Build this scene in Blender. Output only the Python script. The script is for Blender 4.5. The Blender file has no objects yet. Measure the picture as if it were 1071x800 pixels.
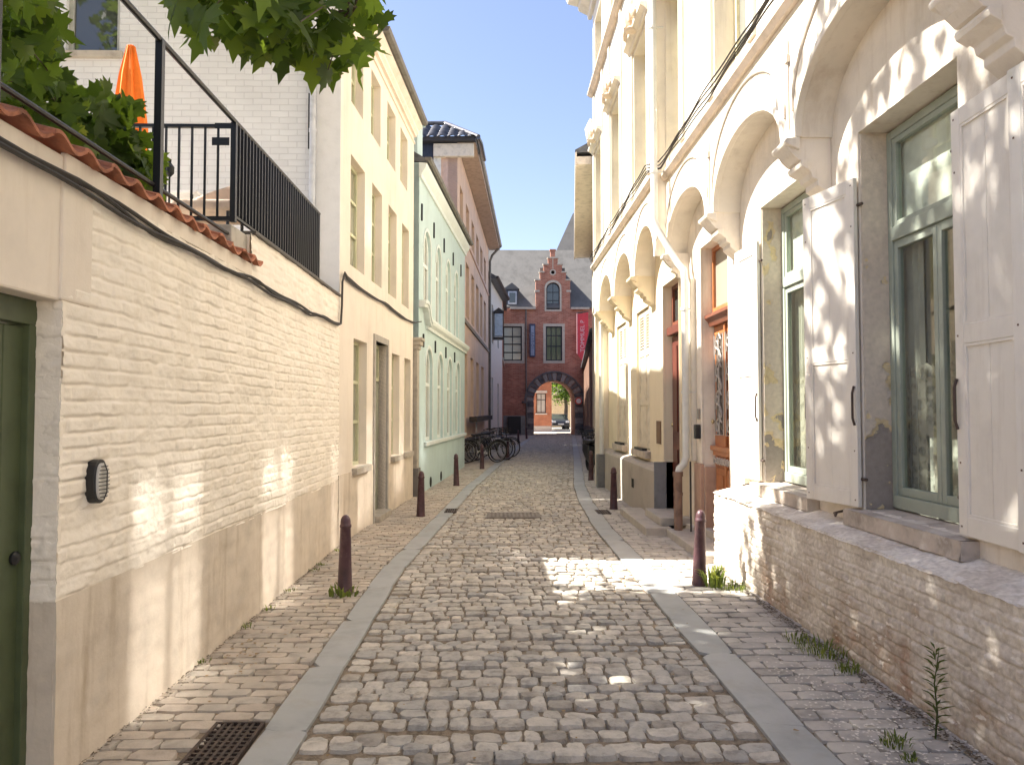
import bpy, bmesh, math, random
import numpy as np
from mathutils import Vector, Matrix
from mathutils.geometry import tessellate_polygon
random.seed(7); RNG = np.random.default_rng(11)
PI = math.pi
scene = bpy.context.scene
C = scene.collection
# ------------------------------------------------------------ camera, sky, sun, exposure
cam = bpy.data.cameras.new('camera'); cam.lens = 36*800/1071; cam.sensor_width = 36
cam.clip_start = 0.05; cam.clip_end = 3000
co = bpy.data.objects.new('camera', cam); C.objects.link(co); scene.camera = co
co.location = (0, 0, 1.65)
co.rotation_euler = (math.radians(90+2.15), 0, math.radians(-1.11))
SUN = Vector((-1, 0.14, 1.26)).normalized()          # towards the sun
w = bpy.data.worlds.new('World'); scene.world = w; w.use_nodes = True
nt = w.node_tree; bg = nt.nodes['Background']
sky = nt.nodes.new('ShaderNodeTexSky'); sky.sky_type = 'NISHITA'; sky.sun_disc = False
sky.sun_elevation = math.asin(SUN.z); sky.sun_rotation = math.atan2(SUN.x, SUN.y)
sky.air_density = 1.0; sky.dust_density = 1.1; sky.ozone_density = 2.0
wb = nt.nodes.new('ShaderNodeMixRGB'); wb.blend_type = 'MULTIPLY'; wb.inputs[0].default_value = 1; wb.inputs[2].default_value = (1.12, .99, 1.0, 1)   # white balance of the sky
nt.links.new(sky.outputs[0], wb.inputs[1]); nt.links.new(wb.outputs[0], bg.inputs[0]); bg.inputs[1].default_value = 0.065
sl = bpy.data.lights.new('sun', 'SUN'); sl.energy = 4.6; sl.angle = math.radians(0.53); sl.color = (1, 0.95, 0.87)
so = bpy.data.objects.new('sun', sl); C.objects.link(so); so.rotation_euler = (-SUN).to_track_quat('-Z', 'Y').to_euler()
so.location = (-20, 5, 30)
scene.view_settings.view_transform = 'Standard'; scene.view_settings.look = 'None'
scene.view_settings.exposure = 2.1; scene.view_settings.gamma = 1
cy = scene.cycles
cy.max_bounces = 14; cy.diffuse_bounces = 12; cy.glossy_bounces = 3; cy.transmission_bounces = 4; cy.transparent_max_bounces = 12
cy.caustics_reflective = True; cy.caustics_refractive = False; cy.blur_glossy = 0.0
cy.sample_clamp_indirect = 60; cy.use_denoising = True; cy.denoiser = 'OPENIMAGEDENOISE'
cy.use_adaptive_sampling = False
cy.use_guiding = True; cy.use_surface_guiding = True; cy.use_volume_guiding = False; cy.guiding_training_samples = 128
# ------------------------------------------------------------ materials
MATS = {}
def newmat(name):
    m = bpy.data.materials.new(name); m.use_nodes = True
    n = m.node_tree; b = n.nodes['Principled BSDF']; return m, n, b
def mat(name, col, rough=0.8, var=0.12, scale=6.0, bump=0.3, bscale=40.0, metal=0.0, col2=None, stain=None, stain_amt=0.5,
        stain_scale=1.3, bdist=0.004, spec=0.3, attr=False, streak=False, grain=0.0):
    if name in MATS: return MATS[name]
    m, n, b = newmat(name); L = n.links.new
    tc = n.nodes.new('ShaderNodeTexCoord')
    co_ = tc.outputs['Object']
    t = n.nodes.new('ShaderNodeTexNoise'); t.inputs['Scale'].default_value = scale; t.inputs['Detail'].default_value = 6
    t.inputs['Roughness'].default_value = 0.62
    L(co_, t.inputs['Vector'])
    r = n.nodes.new('ShaderNodeValToRGB')
    c2 = col2 or tuple(c*(1-var*2.2) for c in col)
    c1 = tuple(min(1, c*(1+var*0.6)) for c in col)
    r.color_ramp.elements[0].position = 0.28; r.color_ramp.elements[0].color = (*c2, 1)
    r.color_ramp.elements[1].position = 0.66; r.color_ramp.elements[1].color = (*c1, 1)
    e = r.color_ramp.elements.new(0.5); e.color = (*col, 1)
    L(t.outputs['Fac'], r.inputs[0]); out = r.outputs[0]
    if attr:
        a = n.nodes.new('ShaderNodeAttribute'); a.attribute_name = 'rnd'
        hs = n.nodes.new('ShaderNodeValToRGB'); cr = hs.color_ramp
        base = attr
        cr.elements[0].position = 0; cr.elements[0].color = (*base[0], 1); cr.elements[1].position = 1; cr.elements[1].color = (*base[-1], 1)
        for i, c in enumerate(base[1:-1]):
            ee = cr.elements.new((i+1)/(len(base)-1)); ee.color = (*c, 1)
        L(a.outputs['Fac'], hs.inputs[0])
        mx = n.nodes.new('ShaderNodeMixRGB'); mx.blend_type = 'MULTIPLY'; mx.inputs[0].default_value = 1
        L(hs.outputs[0], mx.inputs[1]); L(out, mx.inputs[2]); out = mx.outputs[0]
    if stain:
        t2 = n.nodes.new('ShaderNodeTexNoise'); t2.inputs['Scale'].default_value = stain_scale; t2.inputs['Detail'].default_value = 9
        t2.inputs['Roughness'].default_value = 0.68
        mp = n.nodes.new('ShaderNodeMapping'); L(co_, mp.inputs[0]); L(mp.outputs[0], t2.inputs['Vector'])
        if streak: mp.inputs['Scale'].default_value = (4.5, 4.5, 0.5)
        r2 = n.nodes.new('ShaderNodeValToRGB'); r2.color_ramp.elements[0].position = 0.52; r2.color_ramp.elements[1].position = 0.72
        r2.color_ramp.elements[0].color = (0, 0, 0, 1); r2.color_ramp.elements[1].color = (stain_amt,)*3+(1,)
        L(t2.outputs['Fac'], r2.inputs[0])
        mx = n.nodes.new('ShaderNodeMixRGB'); L(r2.outputs[0], mx.inputs[0]); L(out, mx.inputs[1]); mx.inputs[2].default_value = (*stain, 1); out = mx.outputs[0]
    L(out, b.inputs['Base Color'])
    b.inputs['Roughness'].default_value = rough; b.inputs['Metallic'].default_value = metal
    b.inputs['Specular IOR Level'].default_value = spec
    if bump:
        t3 = n.nodes.new('ShaderNodeTexNoise'); t3.inputs['Scale'].default_value = bscale; t3.inputs['Detail'].default_value = 5
        L(co_, t3.inputs['Vector'])
        t4 = n.nodes.new('ShaderNodeTexNoise'); t4.inputs['Scale'].default_value = bscale/7; t4.inputs['Detail'].default_value = 3
        L(co_, t4.inputs['Vector'])
        ad = n.nodes.new('ShaderNodeMath'); ad.operation = 'MULTIPLY_ADD'; L(t4.outputs['Fac'], ad.inputs[0]); ad.inputs[1].default_value = 2.0; L(t3.outputs['Fac'], ad.inputs[2])
        bp = n.nodes.new('ShaderNodeBump'); bp.inputs['Strength'].default_value = bump; bp.inputs['Distance'].default_value = bdist
        L(ad.outputs[0], bp.inputs['Height']); L(bp.outputs[0], b.inputs['Normal'])
    MATS[name] = m; return m
def brickmat(name, c1, c2, mortar, bw=0.22, bh=0.065, ms=0.012, bump=0.6, rough=0.9, painted=False, squash=1.0, offset=0.5):
    if name in MATS: return MATS[name]
    m, n, b = newmat(name); L = n.links.new
    tc = n.nodes.new('ShaderNodeTexCoord'); sp = n.nodes.new('ShaderNodeSeparateXYZ'); L(tc.outputs['Object'], sp.inputs[0])
    ad = n.nodes.new('ShaderNodeMath'); ad.operation = 'ADD'; L(sp.outputs[0], ad.inputs[0]); L(sp.outputs[1], ad.inputs[1])
    cb = n.nodes.new('ShaderNodeCombineXYZ'); L(ad.outputs[0], cb.inputs[0]); L(sp.outputs[2], cb.inputs[1])
    nz = n.nodes.new('ShaderNodeTexNoise'); nz.inputs['Scale'].default_value = 5; nz.inputs['Detail'].default_value = 4
    L(tc.outputs['Object'], nz.inputs['Vector'])
    vm = n.nodes.new('ShaderNodeVectorMath'); vm.operation = 'MULTIPLY_ADD'; L(nz.outputs['Color'], vm.inputs[0]); vm.inputs[1].default_value = (.02, .02, 0); L(cb.outputs[0], vm.inputs[2])
    br = n.nodes.new('ShaderNodeTexBrick'); L(vm.outputs[0], br.inputs['Vector'])
    br.inputs['Scale'].default_value = 1; br.inputs['Brick Width'].default_value = bw; br.inputs['Row Height'].default_value = bh+ms
    br.inputs['Mortar Size'].default_value = ms/2; br.inputs['Mortar Smooth'].default_value = 0.4; br.offset = offset
    br.inputs['Color1'].default_value = (*c1, 1); br.inputs['Color2'].default_value = (*c2, 1); br.inputs['Mortar'].default_value = (*mortar, 1)
    n2 = n.nodes.new('ShaderNodeTexNoise'); n2.inputs['Scale'].default_value = 1.1; n2.inputs['Detail'].default_value = 8; L(tc.outputs['Object'], n2.inputs['Vector'])
    r = n.nodes.new('ShaderNodeValToRGB'); r.color_ramp.elements[0].position = .3; r.color_ramp.elements[1].position = .7
    r.color_ramp.elements[0].color = (.72, .70, .68, 1); r.color_ramp.elements[1].color = (1.1, 1.08, 1.05, 1); L(n2.outputs['Fac'], r.inputs[0])
    mx = n.nodes.new('ShaderNodeMixRGB'); mx.blend_type = 'MULTIPLY'; mx.inputs[0].default_value = .5 if painted else 1
    L(br.outputs['Color'], mx.inputs[1]); L(r.outputs[0], mx.inputs[2]); L(mx.outputs[0], b.inputs['Base Color'])
    bp = n.nodes.new('ShaderNodeBump'); bp.inputs['Strength'].default_value = bump; bp.inputs['Distance'].default_value = .01; bp.invert = True
    n3 = n.nodes.new('ShaderNodeTexNoise'); n3.inputs['Scale'].default_value = 60; L(tc.outputs['Object'], n3.inputs['Vector'])
    a2 = n.nodes.new('ShaderNodeMath'); a2.operation = 'MULTIPLY_ADD'; L(n3.outputs['Fac'], a2.inputs[0]); a2.inputs[1].default_value = .4; L(br.outputs['Fac'], a2.inputs[2])
    L(a2.outputs[0], bp.inputs['Height']); L(bp.outputs[0], b.inputs['Normal'])
    b.inputs['Roughness'].default_value = rough; b.inputs['Specular IOR Level'].default_value = .25
    MATS[name] = m; return m
def glassmat(name, col=(.03, .035, .035), rough=.03, see=False, spec=.6, ior=1.7):
    if name in MATS: return MATS[name]
    m, n, b = newmat(name); L = n.links.new
    if see:
        out = n.nodes['Material Output']; tr = n.nodes.new('ShaderNodeBsdfTransparent'); tr.inputs[0].default_value = (.90, .93, .91, 1)
        gl = n.nodes.new('ShaderNodeBsdfGlossy'); gl.inputs['Roughness'].default_value = .02
        lw = n.nodes.new('ShaderNodeLayerWeight'); pw = n.nodes.new('ShaderNodeMath'); pw.operation = 'POWER'; L(lw.outputs['Facing'], pw.inputs[0]); pw.inputs[1].default_value = 3.5; fr = n.nodes.new('ShaderNodeMath'); fr.operation = 'MULTIPLY_ADD'; L(pw.outputs[0], fr.inputs[0]); fr.inputs[1].default_value = .75; fr.inputs[2].default_value = .06; fr.use_clamp = True
        mx = n.nodes.new('ShaderNodeMixShader'); L(fr.outputs[0], mx.inputs[0]); L(tr.outputs[0], mx.inputs[1]); L(gl.outputs[0], mx.inputs[2]); L(mx.outputs[0], out.inputs[0])
    else:
        b.inputs['Base Color'].default_value = (*col, 1); b.inputs['Roughness'].default_value = rough; b.inputs['IOR'].default_value = ior
        b.inputs['Specular IOR Level'].default_value = spec
        tc = n.nodes.new('ShaderNodeTexCoord'); nz = n.nodes.new('ShaderNodeTexNoise'); nz.inputs['Scale'].default_value = 1.5; L(tc.outputs['Object'], nz.inputs['Vector'])
        bp = n.nodes.new('ShaderNodeBump'); bp.inputs['Strength'].default_value = .05 if ior < 2 else .0; bp.inputs['Distance'].default_value = .01; L(nz.outputs['Fac'], bp.inputs['Height']); L(bp.outputs[0], b.inputs['Normal'])
    MATS[name] = m; return m
# ------------------------------------------------------------ mesh helpers
class MB:
    def __init__(s): s.v = []; s.f = []; s.m = []
    def add(s, vs, fs, mi=0):
        o = len(s.v); s.v += [tuple(p) for p in vs]; s.f += [tuple(i+o for i in f) for f in fs]; s.m += [mi]*len(fs); return s
    def box(s, x0, x1, y0, y1, z0, z1, mi=0):
        return s.add([(x0,y0,z0),(x1,y0,z0),(x1,y1,z0),(x0,y1,z0),(x0,y0,z1),(x1,y0,z1),(x1,y1,z1),(x0,y1,z1)],
                     [(0,3,2,1),(4,5,6,7),(0,1,5,4),(1,2,6,5),(2,3,7,6),(3,0,4,7)], mi)
    def prism(s, pts, a0, a1, axis='y', mi=0):
        """pts 2D polygon; axis y: (x,z); axis x: (y,z); axis z: (x,y)"""
        def P(p, a): return {'y': (p[0], a, p[1]), 'x': (a, p[0], p[1]), 'z': (p[0], p[1], a)}[axis]
        n = len(pts); tri = tessellate_polygon([[Vector((p[0], p[1], 0)) for p in pts]])
        vs = [P(p, a0) for p in pts]+[P(p, a1) for p in pts]
        fs = [tuple(t) for t in tri]+[tuple(i+n for i in reversed(t)) for t in tri]
        fs += [(i, (i+1) % n, (i+1) % n+n, i+n) for i in range(n)]
        return s.add(vs, fs, mi)
    def ring(s, A, B, y0, y1, mi=0, closed=True):
        n = len(A); vs = [(p[0], y0, p[1]) for p in A]+[(p[0], y0, p[1]) for p in B]+[(p[0], y1, p[1]) for p in A]+[(p[0], y1, p[1]) for p in B]
        fs = []
        for i in range(n if closed else n-1):
            j = (i+1) % n
            fs += [(i, j, n+j, n+i), (2*n+i, 3*n+i, 3*n+j, 2*n+j), (i, 2*n+i, 2*n+j, j), (n+i, n+j, 3*n+j, 3*n+i)]
        if not closed:
            fs += [(0, n, 3*n, 2*n), (n-1, 3*n-1, 4*n-1, 2*n-1)]
        return s.add(vs, fs, mi)
    def tube(s, pts, r, n=8, caps=True, mi=0):
        pts = [Vector(p) for p in pts]; rs = r if isinstance(r, (list, tuple)) else [r]*len(pts)
        o = len(s.v); up = None
        for i, p in enumerate(pts):
            d = (pts[min(i+1, len(pts)-1)]-pts[max(i-1, 0)]).normalized()
            if up is None:
                a = Vector((0, 0, 1)) if abs(d.z) < .9 else Vector((1, 0, 0)); up = d.cross(a).normalized()
            up = (up-d*up.dot(d)).normalized(); q = d.cross(up)
            for k in range(n):
                t = 2*PI*k/n; s.v.append(tuple(p+(up*math.cos(t)+q*math.sin(t))*rs[i]))
        for i in range(len(pts)-1):
            for k in range(n):
                a = o+i*n+k; b = o+i*n+(k+1) % n; s.f.append((a, b, b+n, a+n)); s.m.append(mi)
        if caps:
            s.f.append(tuple(o+k for k in reversed(range(n)))); s.m.append(mi)
            e = o+(len(pts)-1)*n; s.f.append(tuple(e+k for k in range(n))); s.m.append(mi)
        return s
    def lathe(s, prof, c=(0, 0, 0), n=20, mi=0):
        o = len(s.v)
        for r, z in prof:
            for k in range(n):
                t = 2*PI*k/n; s.v.append((c[0]+r*math.cos(t), c[1]+r*math.sin(t), c[2]+z))
        for i in range(len(prof)-1):
            for k in range(n):
                a = o+i*n+k; b = o+i*n+(k+1) % n; s.f.append((a, b, b+n, a+n)); s.m.append(mi)
        s.f.append(tuple(o+k for k in reversed(range(n)))); s.m.append(mi)
        e = o+(len(prof)-1)*n; s.f.append(tuple(e+k for k in range(n))); s.m.append(mi)
        return s
    def torus(s, c, R, r, ax='y', n=24, k=6, mi=0, sz=1.0):
        pts = []
        for i in range(n+1):
            t = 2*PI*i/n; a, b = R*math.cos(t), R*math.sin(t)*sz
            pts.append({'y': (c[0]+a, c[1], c[2]+b), 'z': (c[0]+a, c[1]+b, c[2]), 'x': (c[0], c[1]+a, c[2]+b)}[ax])
        return s.tube(pts, r, k, caps=False, mi=mi)
    def build(s, name, mats, parent=None, bevel=0, smooth=False, seg=2, label=None, angle=35):
        me = bpy.data.meshes.new(name); me.from_pydata(s.v, [], s.f); me.update()
        ml = mats if isinstance(mats, (list, tuple)) else [mats]
        for m in ml: me.materials.append(m)
        if len(ml) > 1: me.polygons.foreach_set('material_index', s.m)
        bm = bmesh.new(); bm.from_mesh(me); bmesh.ops.recalc_face_normals(bm, faces=bm.faces); bm.to_mesh(me); bm.free()
        if smooth: me.shade_smooth()
        if smooth and angle < 180:
            try: me.set_sharp_from_angle(angle=math.radians(angle))
            except Exception: pass
        o = bpy.data.objects.new(name, me); C.objects.link(o)
        if parent: o.parent = parent
        if bevel:
            b = o.modifiers.new('b', 'BEVEL'); b.width = bevel; b.segments = seg; b.limit_method = 'ANGLE'; b.angle_limit = math.radians(40)
        if label: o['label'] = label
        return o
def tag(o, label=None, cat=None, group=None, kind=None):
    if label: o['label'] = label
    if cat: o['category'] = cat
    if group: o['group'] = group
    if kind: o['kind'] = kind
    return o
def empty(name, loc=(0, 0, 0), rz=0, **k):
    o = bpy.data.objects.new(name, None); C.objects.link(o); o.location = loc; o.rotation_euler = (0, 0, rz); o.empty_display_size = .3
    return tag(o, **k)
def copy_tree(o, parent=None, kids=None):
    c = o.copy(); C.objects.link(c)
    if parent: c.parent = parent
    for ch in list(o.children): copy_tree(ch, c)
    return c
def arch(x0, x1, z0, z1, rise=0, n=14):
    """opening outline, ccw from bottom-left; z1 = crown"""
    if rise <= 0: return [(x0, z0), (x1, z0), (x1, z1), (x0, z1)]
    c = (x0+x1)/2; a = (x1-x0)/2; zs = z1-rise
    return [(x0, z0), (x1, z0)]+[(c+a*math.cos(t), zs+rise*math.sin(t)) for t in [PI*i/n for i in range(n+1)]]
def inset(pts, t):
    xs = [p[0] for p in pts]; zs = [p[1] for p in pts]; cx, cz = (min(xs)+max(xs))/2, (min(zs)+max(zs))/2
    w, h = max(xs)-min(xs), max(zs)-min(zs)
    return [(cx+(x-cx)*(1-2*t/w), cz+(z-cz)*(1-2*t/h)) for x, z in pts]
def panel(mb, outer, holes=(), y=0.0, depth=.25, rim=True, mi=0, flip=False):
    """flat wall front at y, with hole outlines; reveals go back to y+depth"""
    polys = [[Vector((p[0], p[1], 0)) for p in outer]]+[[Vector((p[0], p[1], 0)) for p in h] for h in holes]
    flat = [p for q in polys for p in q]; tri = tessellate_polygon(polys)
    mb.add([(p.x, y, p.y) for p in flat], [tuple(t) for t in tri], mi)
    for q in (list(holes)+([outer] if rim else [])):
        n = len(q); mb.add([(p[0], y, p[1]) for p in q]+[(p[0], y+depth, p[1]) for p in q], [(i, (i+1) % n, (i+1) % n+n, i+n) for i in range(n)], mi)
    return mb
def window(parent, x0, x1, z0, z1, y, fm, gm, rise=0, v=(), h=(), fw=.06, bw=.035, d=.06, name='window', label=None, deep=.0, back=True):
    out = arch(x0, x1, z0, z1, rise); inn = inset(out, fw); mb = MB(); mb.ring(out, inn, y, y+d)
    ix0, ix1, iz0, iz1 = x0+fw, x1-fw, z0+fw, z1-fw
    for t in v:
        xx = ix0+(ix1-ix0)*t; b_ = bw*(1.0); mb.box(xx-b_/2, xx+b_/2, y+.008, y+d-.006, iz0, iz1-(rise*.0)-.001)
    for t in h:
        b_ = bw*1.3 if isinstance(t, float) else bw
        zz = iz0+(iz1-iz0)*float(t); mb.box(ix0, ix1, y+.004, y+d-.01, zz-b_/2, zz+b_/2)
    f = mb.build(name, fm, parent, bevel=.004, label=label)
    g = MB(); n = len(inn); yy = y+d*.6; tri = tessellate_polygon([[Vector((p[0], p[1], 0)) for p in inset(out, fw*.8)]])
    g.add([(p[0], yy, p[1]) for p in inset(out, fw*.8)], [tuple(t) for t in tri]); g.build('pane', gm, f)
    return f
def vnoise(shape, cell, seed=0):
    """smooth value noise on a grid, cell=(cy,cx) in samples"""
    r = np.random.default_rng(seed); ny, nx = shape
    gy, gx = int(ny/cell[0])+3, int(nx/cell[1])+3; g = r.random((gy, gx))
    yy = np.arange(ny)/cell[0]; xx = np.arange(nx)/cell[1]; iy = yy.astype(int); ix = xx.astype(int)
    fy = yy-iy; fx = xx-ix; fy = fy*fy*(3-2*fy); fx = fx*fx*(3-2*fx)
    a = g[np.ix_(iy, ix)]; b = g[np.ix_(iy, ix+1)]; c = g[np.ix_(iy+1, ix)]; d = g[np.ix_(iy+1, ix+1)]
    return (a*(1-fx)+b*fx)*(1-fy)[:, None]+(c*(1-fx)+d*fx)*fy[:, None]
def relief(name, m, parent, x0, x1, z0, z1, y0=0.0, step=(.012, .008), bw=.225, bh=.075, groove=.010, rough=.006, seed=1,
           xf=None, wav=.006, keep=None, fade=None):
    """painted brickwork as real relief; surface at y0 bulging toward -y. xf maps (x,y,z)->xyz"""
    nx = int((x1-x0)/step[0])+1; nz = int((z1-z0)/step[1])+1
    xs = np.linspace(x0, x1, nx); zs = np.linspace(z0, z1, nz); X, Z = np.meshgrid(xs, zs)
    X2 = X+(vnoise(X.shape, (9, 9), seed+5)-.5)*.02; Z2 = Z+(vnoise(X.shape, (7, 9), seed+6)-.5)*.013+(vnoise(X.shape, (50, 60), seed+16)-.5)*.02
    row = np.floor(Z2/bh).astype(int); fz = Z2/bh-row; rr = np.random.default_rng(seed); off = rr.random(4000)
    xo = X2/bw+(row % 2)*.5+off[row % 4000]*.22; col = np.floor(xo).astype(int); fx = xo-col
    dz = np.minimum(fz, 1-fz)*bh; dx = np.minimum(fx, 1-fx)*bw
    gz = np.clip(dz/.011, 0, 1); gx = np.clip(dx/.012, 0, 1); gz = gz*gz*(3-2*gz); gx = gx*gx*(3-2*gx)
    hsh = rr.random((512, 512)); pb = hsh[row % 512, col % 512]
    gdep = groove*np.clip(2.3*vnoise(X.shape, (13, 13), seed+9)*vnoise(X.shape, (50, 40), seed+19)+.12+.35*(vnoise(X.shape, (4, 5), seed+29)-.3), .0, 1.35)
    D = gdep*np.minimum(gz, .35+.65*gx)+(RNG.random(X.shape)-.5)*rough*.35+(vnoise(X.shape, (2.3, 2.1), seed+42)-.5)*rough*.6+(pb-.5)*.006*gz*gx+((hsh[(row+77) % 512, (col+31) % 512]-.5)*.10*(fx-.5)*.1+(hsh[(row+177) % 512, (col+131) % 512]-.5)*.18*(fz-.5)*bh)*gz+(vnoise(X.shape, (5, 5), seed+2)-.5)*rough+(vnoise(X.shape, (14, 16), seed+3)-.5)*rough*.8+(vnoise(X.shape, (70, 60), seed+4)-.5)*wav*2
    if fade is not None: D = D*fade(X, Z)
    P = np.stack([X, y0-D, Z], -1).reshape(-1, 3)
    if xf: P = np.array([xf(*p) for p in P])
    idx = np.arange(nx*nz).reshape(nz, nx)
    q = np.stack([idx[:-1, :-1], idx[:-1, 1:], idx[1:, 1:], idx[1:, :-1]], -1)
    if keep is not None:
        k = keep((X[:-1, :-1]+X[1:, 1:])/2, (Z[:-1, :-1]+Z[1:, 1:])/2); q = q[k]
    q = q.reshape(-1, 4)
    return npmesh(name, P, q, m, parent)
def npmesh(name, P, q, m, parent=None, smooth=True, attr=None):
    me = bpy.data.meshes.new(name); nf, k = q.shape
    me.vertices.add(len(P)); me.vertices.foreach_set('co', np.ascontiguousarray(P, dtype=np.float32).ravel())
    me.loops.add(nf*k); me.loops.foreach_set('vertex_index', np.ascontiguousarray(q, dtype=np.int32).ravel())
    me.polygons.add(nf); me.polygons.foreach_set('loop_start', np.arange(nf, dtype=np.int32)*k)
    me.update(calc_edges=True); me.validate()
    if attr is not None:
        a = me.attributes.new('rnd', 'FLOAT', 'POINT'); a.data.foreach_set('value', attr.astype(np.float32))
    me.materials.append(m)
    if smooth: me.shade_smooth()
    o = bpy.data.objects.new(name, me); C.objects.link(o)
    if parent: o.parent = parent
    return o
def lerp(x, pts):
    return float(np.interp(x, [p[0] for p in pts], [p[1] for p in pts]))
# ------------------------------------------------------------ ground, cobbles, kerb strips, pavements
LI = [(-8,-.98),(8,-.98),(12.7,-.70),(16.8,-.47),(20,-.2),(26.4,.33),(38,1.3),(51,2.5),(60,3.3)]
RI = [(-8,1.36),(11,1.38),(14,1.5),(17,1.7),(26.4,2.64),(44,4.3),(53,5.15),(60,5.8)]
WL = [(-8,-1.95),(9.45,-1.95),(14.8,-1.63),(15.1,-1.55),(22.8,-.97),(22.9,-1.2),(37.7,-.44),(46,.35),(53,.4)]
WR = [(-8,2.34),(17.2,2.34),(28,3.5),(53,6.2)]
stone_m = mat('cobble_stone', (.9,.89,.87), rough=.78, var=.17, scale=14, bump=.75, bscale=60, bdist=.007, spec=.25,
              attr=[(.36,.33,.29),(.56,.51,.44),(.48,.445,.40),(.64,.59,.51),(.43,.415,.39),(.55,.515,.46),(.70,.64,.56)], stain=(.20,.17,.14), stain_amt=.5, stain_scale=5)
brick_m = mat('pavement_setts', (.92,.9,.88), rough=.8, var=.14, scale=5, bump=.5, bscale=90, bdist=.004,
              attr=[(.45,.40,.335),(.55,.49,.41),(.50,.46,.40),(.59,.52,.435),(.50,.435,.365)], stain=(.15,.12,.09), stain_amt=.5, stain_scale=3)
slab_m = mat('pavement_slabs', (.92,.91,.9), rough=.8, var=.14, scale=5, bump=.5, bscale=80, bdist=.004,
              attr=[(.46,.43,.385),(.56,.52,.465),(.51,.475,.43),(.60,.56,.49),(.50,.465,.42)], stain=(.14,.12,.10), stain_amt=.5, stain_scale=3)
blue_m = mat('bluestone', (.95,.95,.96), rough=.6, var=.1, scale=3, bump=.35, bscale=120, bdist=.002, spec=.45,
             attr=[(.37,.38,.365),(.43,.435,.415),(.40,.405,.39)], stain=(.35,.31,.26), stain_amt=.5, stain_scale=4)
sand_m = mat('joint_sand', (.27,.215,.155), rough=1, var=.3, scale=18, bump=1.0, bscale=90, bdist=.01, stain=(.07,.065,.04), stain_amt=.8, stain_scale=7)
earth_m = mat('earth', (.22,.18,.14), rough=1, var=.25, scale=2, bump=.5)
def sheet(name, m, pts, z, kind='structure'):
    mb = MB(); n = len(pts); tri = tessellate_polygon([[Vector((p[0], p[1], 0)) for p in pts]])
    mb.add([(p[0], p[1], z) for p in pts], [tuple(t) for t in tri]); o = mb.build(name, m); tag(o, kind=kind); return o
def stones(name, lst, m, K=6, H=.03, e=.012, drop=.006, dome=.003, rough=.004, parent=None, kind='structure', cr=.3, warp=.0015):
    """lst rows: cx,cy,hx,hy,ang,z,val -> one mesh of worn, uneven stones: skirt, eased edge, nearly flat top"""
    A = np.array(lst); N = len(A)
    f = np.concatenate([[-1.0], np.linspace(-1, 1, K-2), [1.0]]); lev = np.array([0]+[1]*(K-2)+[0])
    FU, FV = np.meshgrid(f, f); LU, LV_ = np.meshgrid(lev, lev); FU = FU.ravel(); FV = FV.ravel(); LU = LU.ravel(); LV_ = LV_.ravel()
    skirt = (LU == 0) | (LV_ == 0); r = np.maximum(np.abs(FU), np.abs(FV)); rim = (~skirt) & (r > .999)
    n = K*K
    hx = A[:, 2:3]-np.where(skirt, 0, 1)[None]*e; hy = A[:, 3:4]-np.where(skirt, 0, 1)[None]*e
    corner = 1-cr*(np.abs(FU)*np.abs(FV))**5
    bul = 1+.05*(1-FV**2)*(np.abs(FU) > .99); bul2 = 1+.05*(1-FU**2)*(np.abs(FV) > .99)
    a, b, c, d = [RNG.normal(0, 1, (N, 1)) for _ in range(4)]
    jx = RNG.normal(0, 1, (N, n))*warp; jy = RNG.normal(0, 1, (N, n))*warp
    lx = FU[None]*corner*bul*hx*(1+.05*a*FV[None])+c*.03*(FV[None]**2)*hx+jx; ly = FV[None]*corner*bul2*hy*(1+.05*b*FU[None])+d*.04*(FU[None]**2)*hy+jy
    z = A[:, 5:6]+np.where(skirt, -H, np.where(rim, -drop, 0.0))[None]-dome*(FU**2+FV**2)[None]*(~skirt)+(~skirt)[None]*rough*(.6*a*FU[None]+.6*b*FV[None]+.5*c*FU[None]*FV[None]+.5*d*(FU[None]**2-.5)+.35*RNG.normal(0, 1, (N, n)))
    ca, sa = np.cos(A[:, 4:5]), np.sin(A[:, 4:5])
    X = A[:, 0:1]+lx*ca-ly*sa; Y = A[:, 1:2]+lx*sa+ly*ca
    P = np.stack([X, Y, z], -1).reshape(-1, 3)
    idx = np.arange(n).reshape(K, K); q = np.stack([idx[:-1, :-1], idx[:-1, 1:], idx[1:, 1:], idx[1:, :-1]], -1).reshape(-1, 4)
    q = (q[None]+(np.arange(N)*n)[:, None, None]).reshape(-1, 4)
    o = npmesh(name, P, q, m, parent, attr=np.repeat(A[:, 6], n)); o.data.set_sharp_from_angle(angle=math.radians(50))
    if kind: tag(o, kind=kind)
    return o
sheet('ground', earth_m, [(-600,-300),(600,-300),(600,1200),(-600,1200)], -.06)
def strip_pts(Lf, Rf, y0, y1, n=60):
    ys = np.linspace(y0, y1, n); return [(Lf(y), y) for y in ys], [(Rf(y), y) for y in ys]
def ribbon(name, m, Lf, Rf, y0, y1, z, n=80):
    a, b = strip_pts(Lf, Rf, y0, y1, n); mb = MB(); mb.add([(*p, z) for p in a]+[(*p, z) for p in b], [(i, n+i, n+i+1, i+1) for i in range(n-1)]); return tag(mb.build(name, m), kind='structure')
li = lambda y: lerp(y, LI); ri = lambda y: lerp(y, RI); wl = lambda y: lerp(y, WL); wr = lambda y: lerp(y, WR)
SL, SR = .23, .25
base = ribbon('road_bed', sand_m, lambda y: wl(y)-.1, lambda y: max(wr(y), 2.7)+.1, -8, 57, -.0145)
def crown(x, l, r): t = (x-(l+r)/2)/((r-l)/2); return .012*(1-t*t)
near, far = [], []
y = -1.0; row = 0
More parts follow.
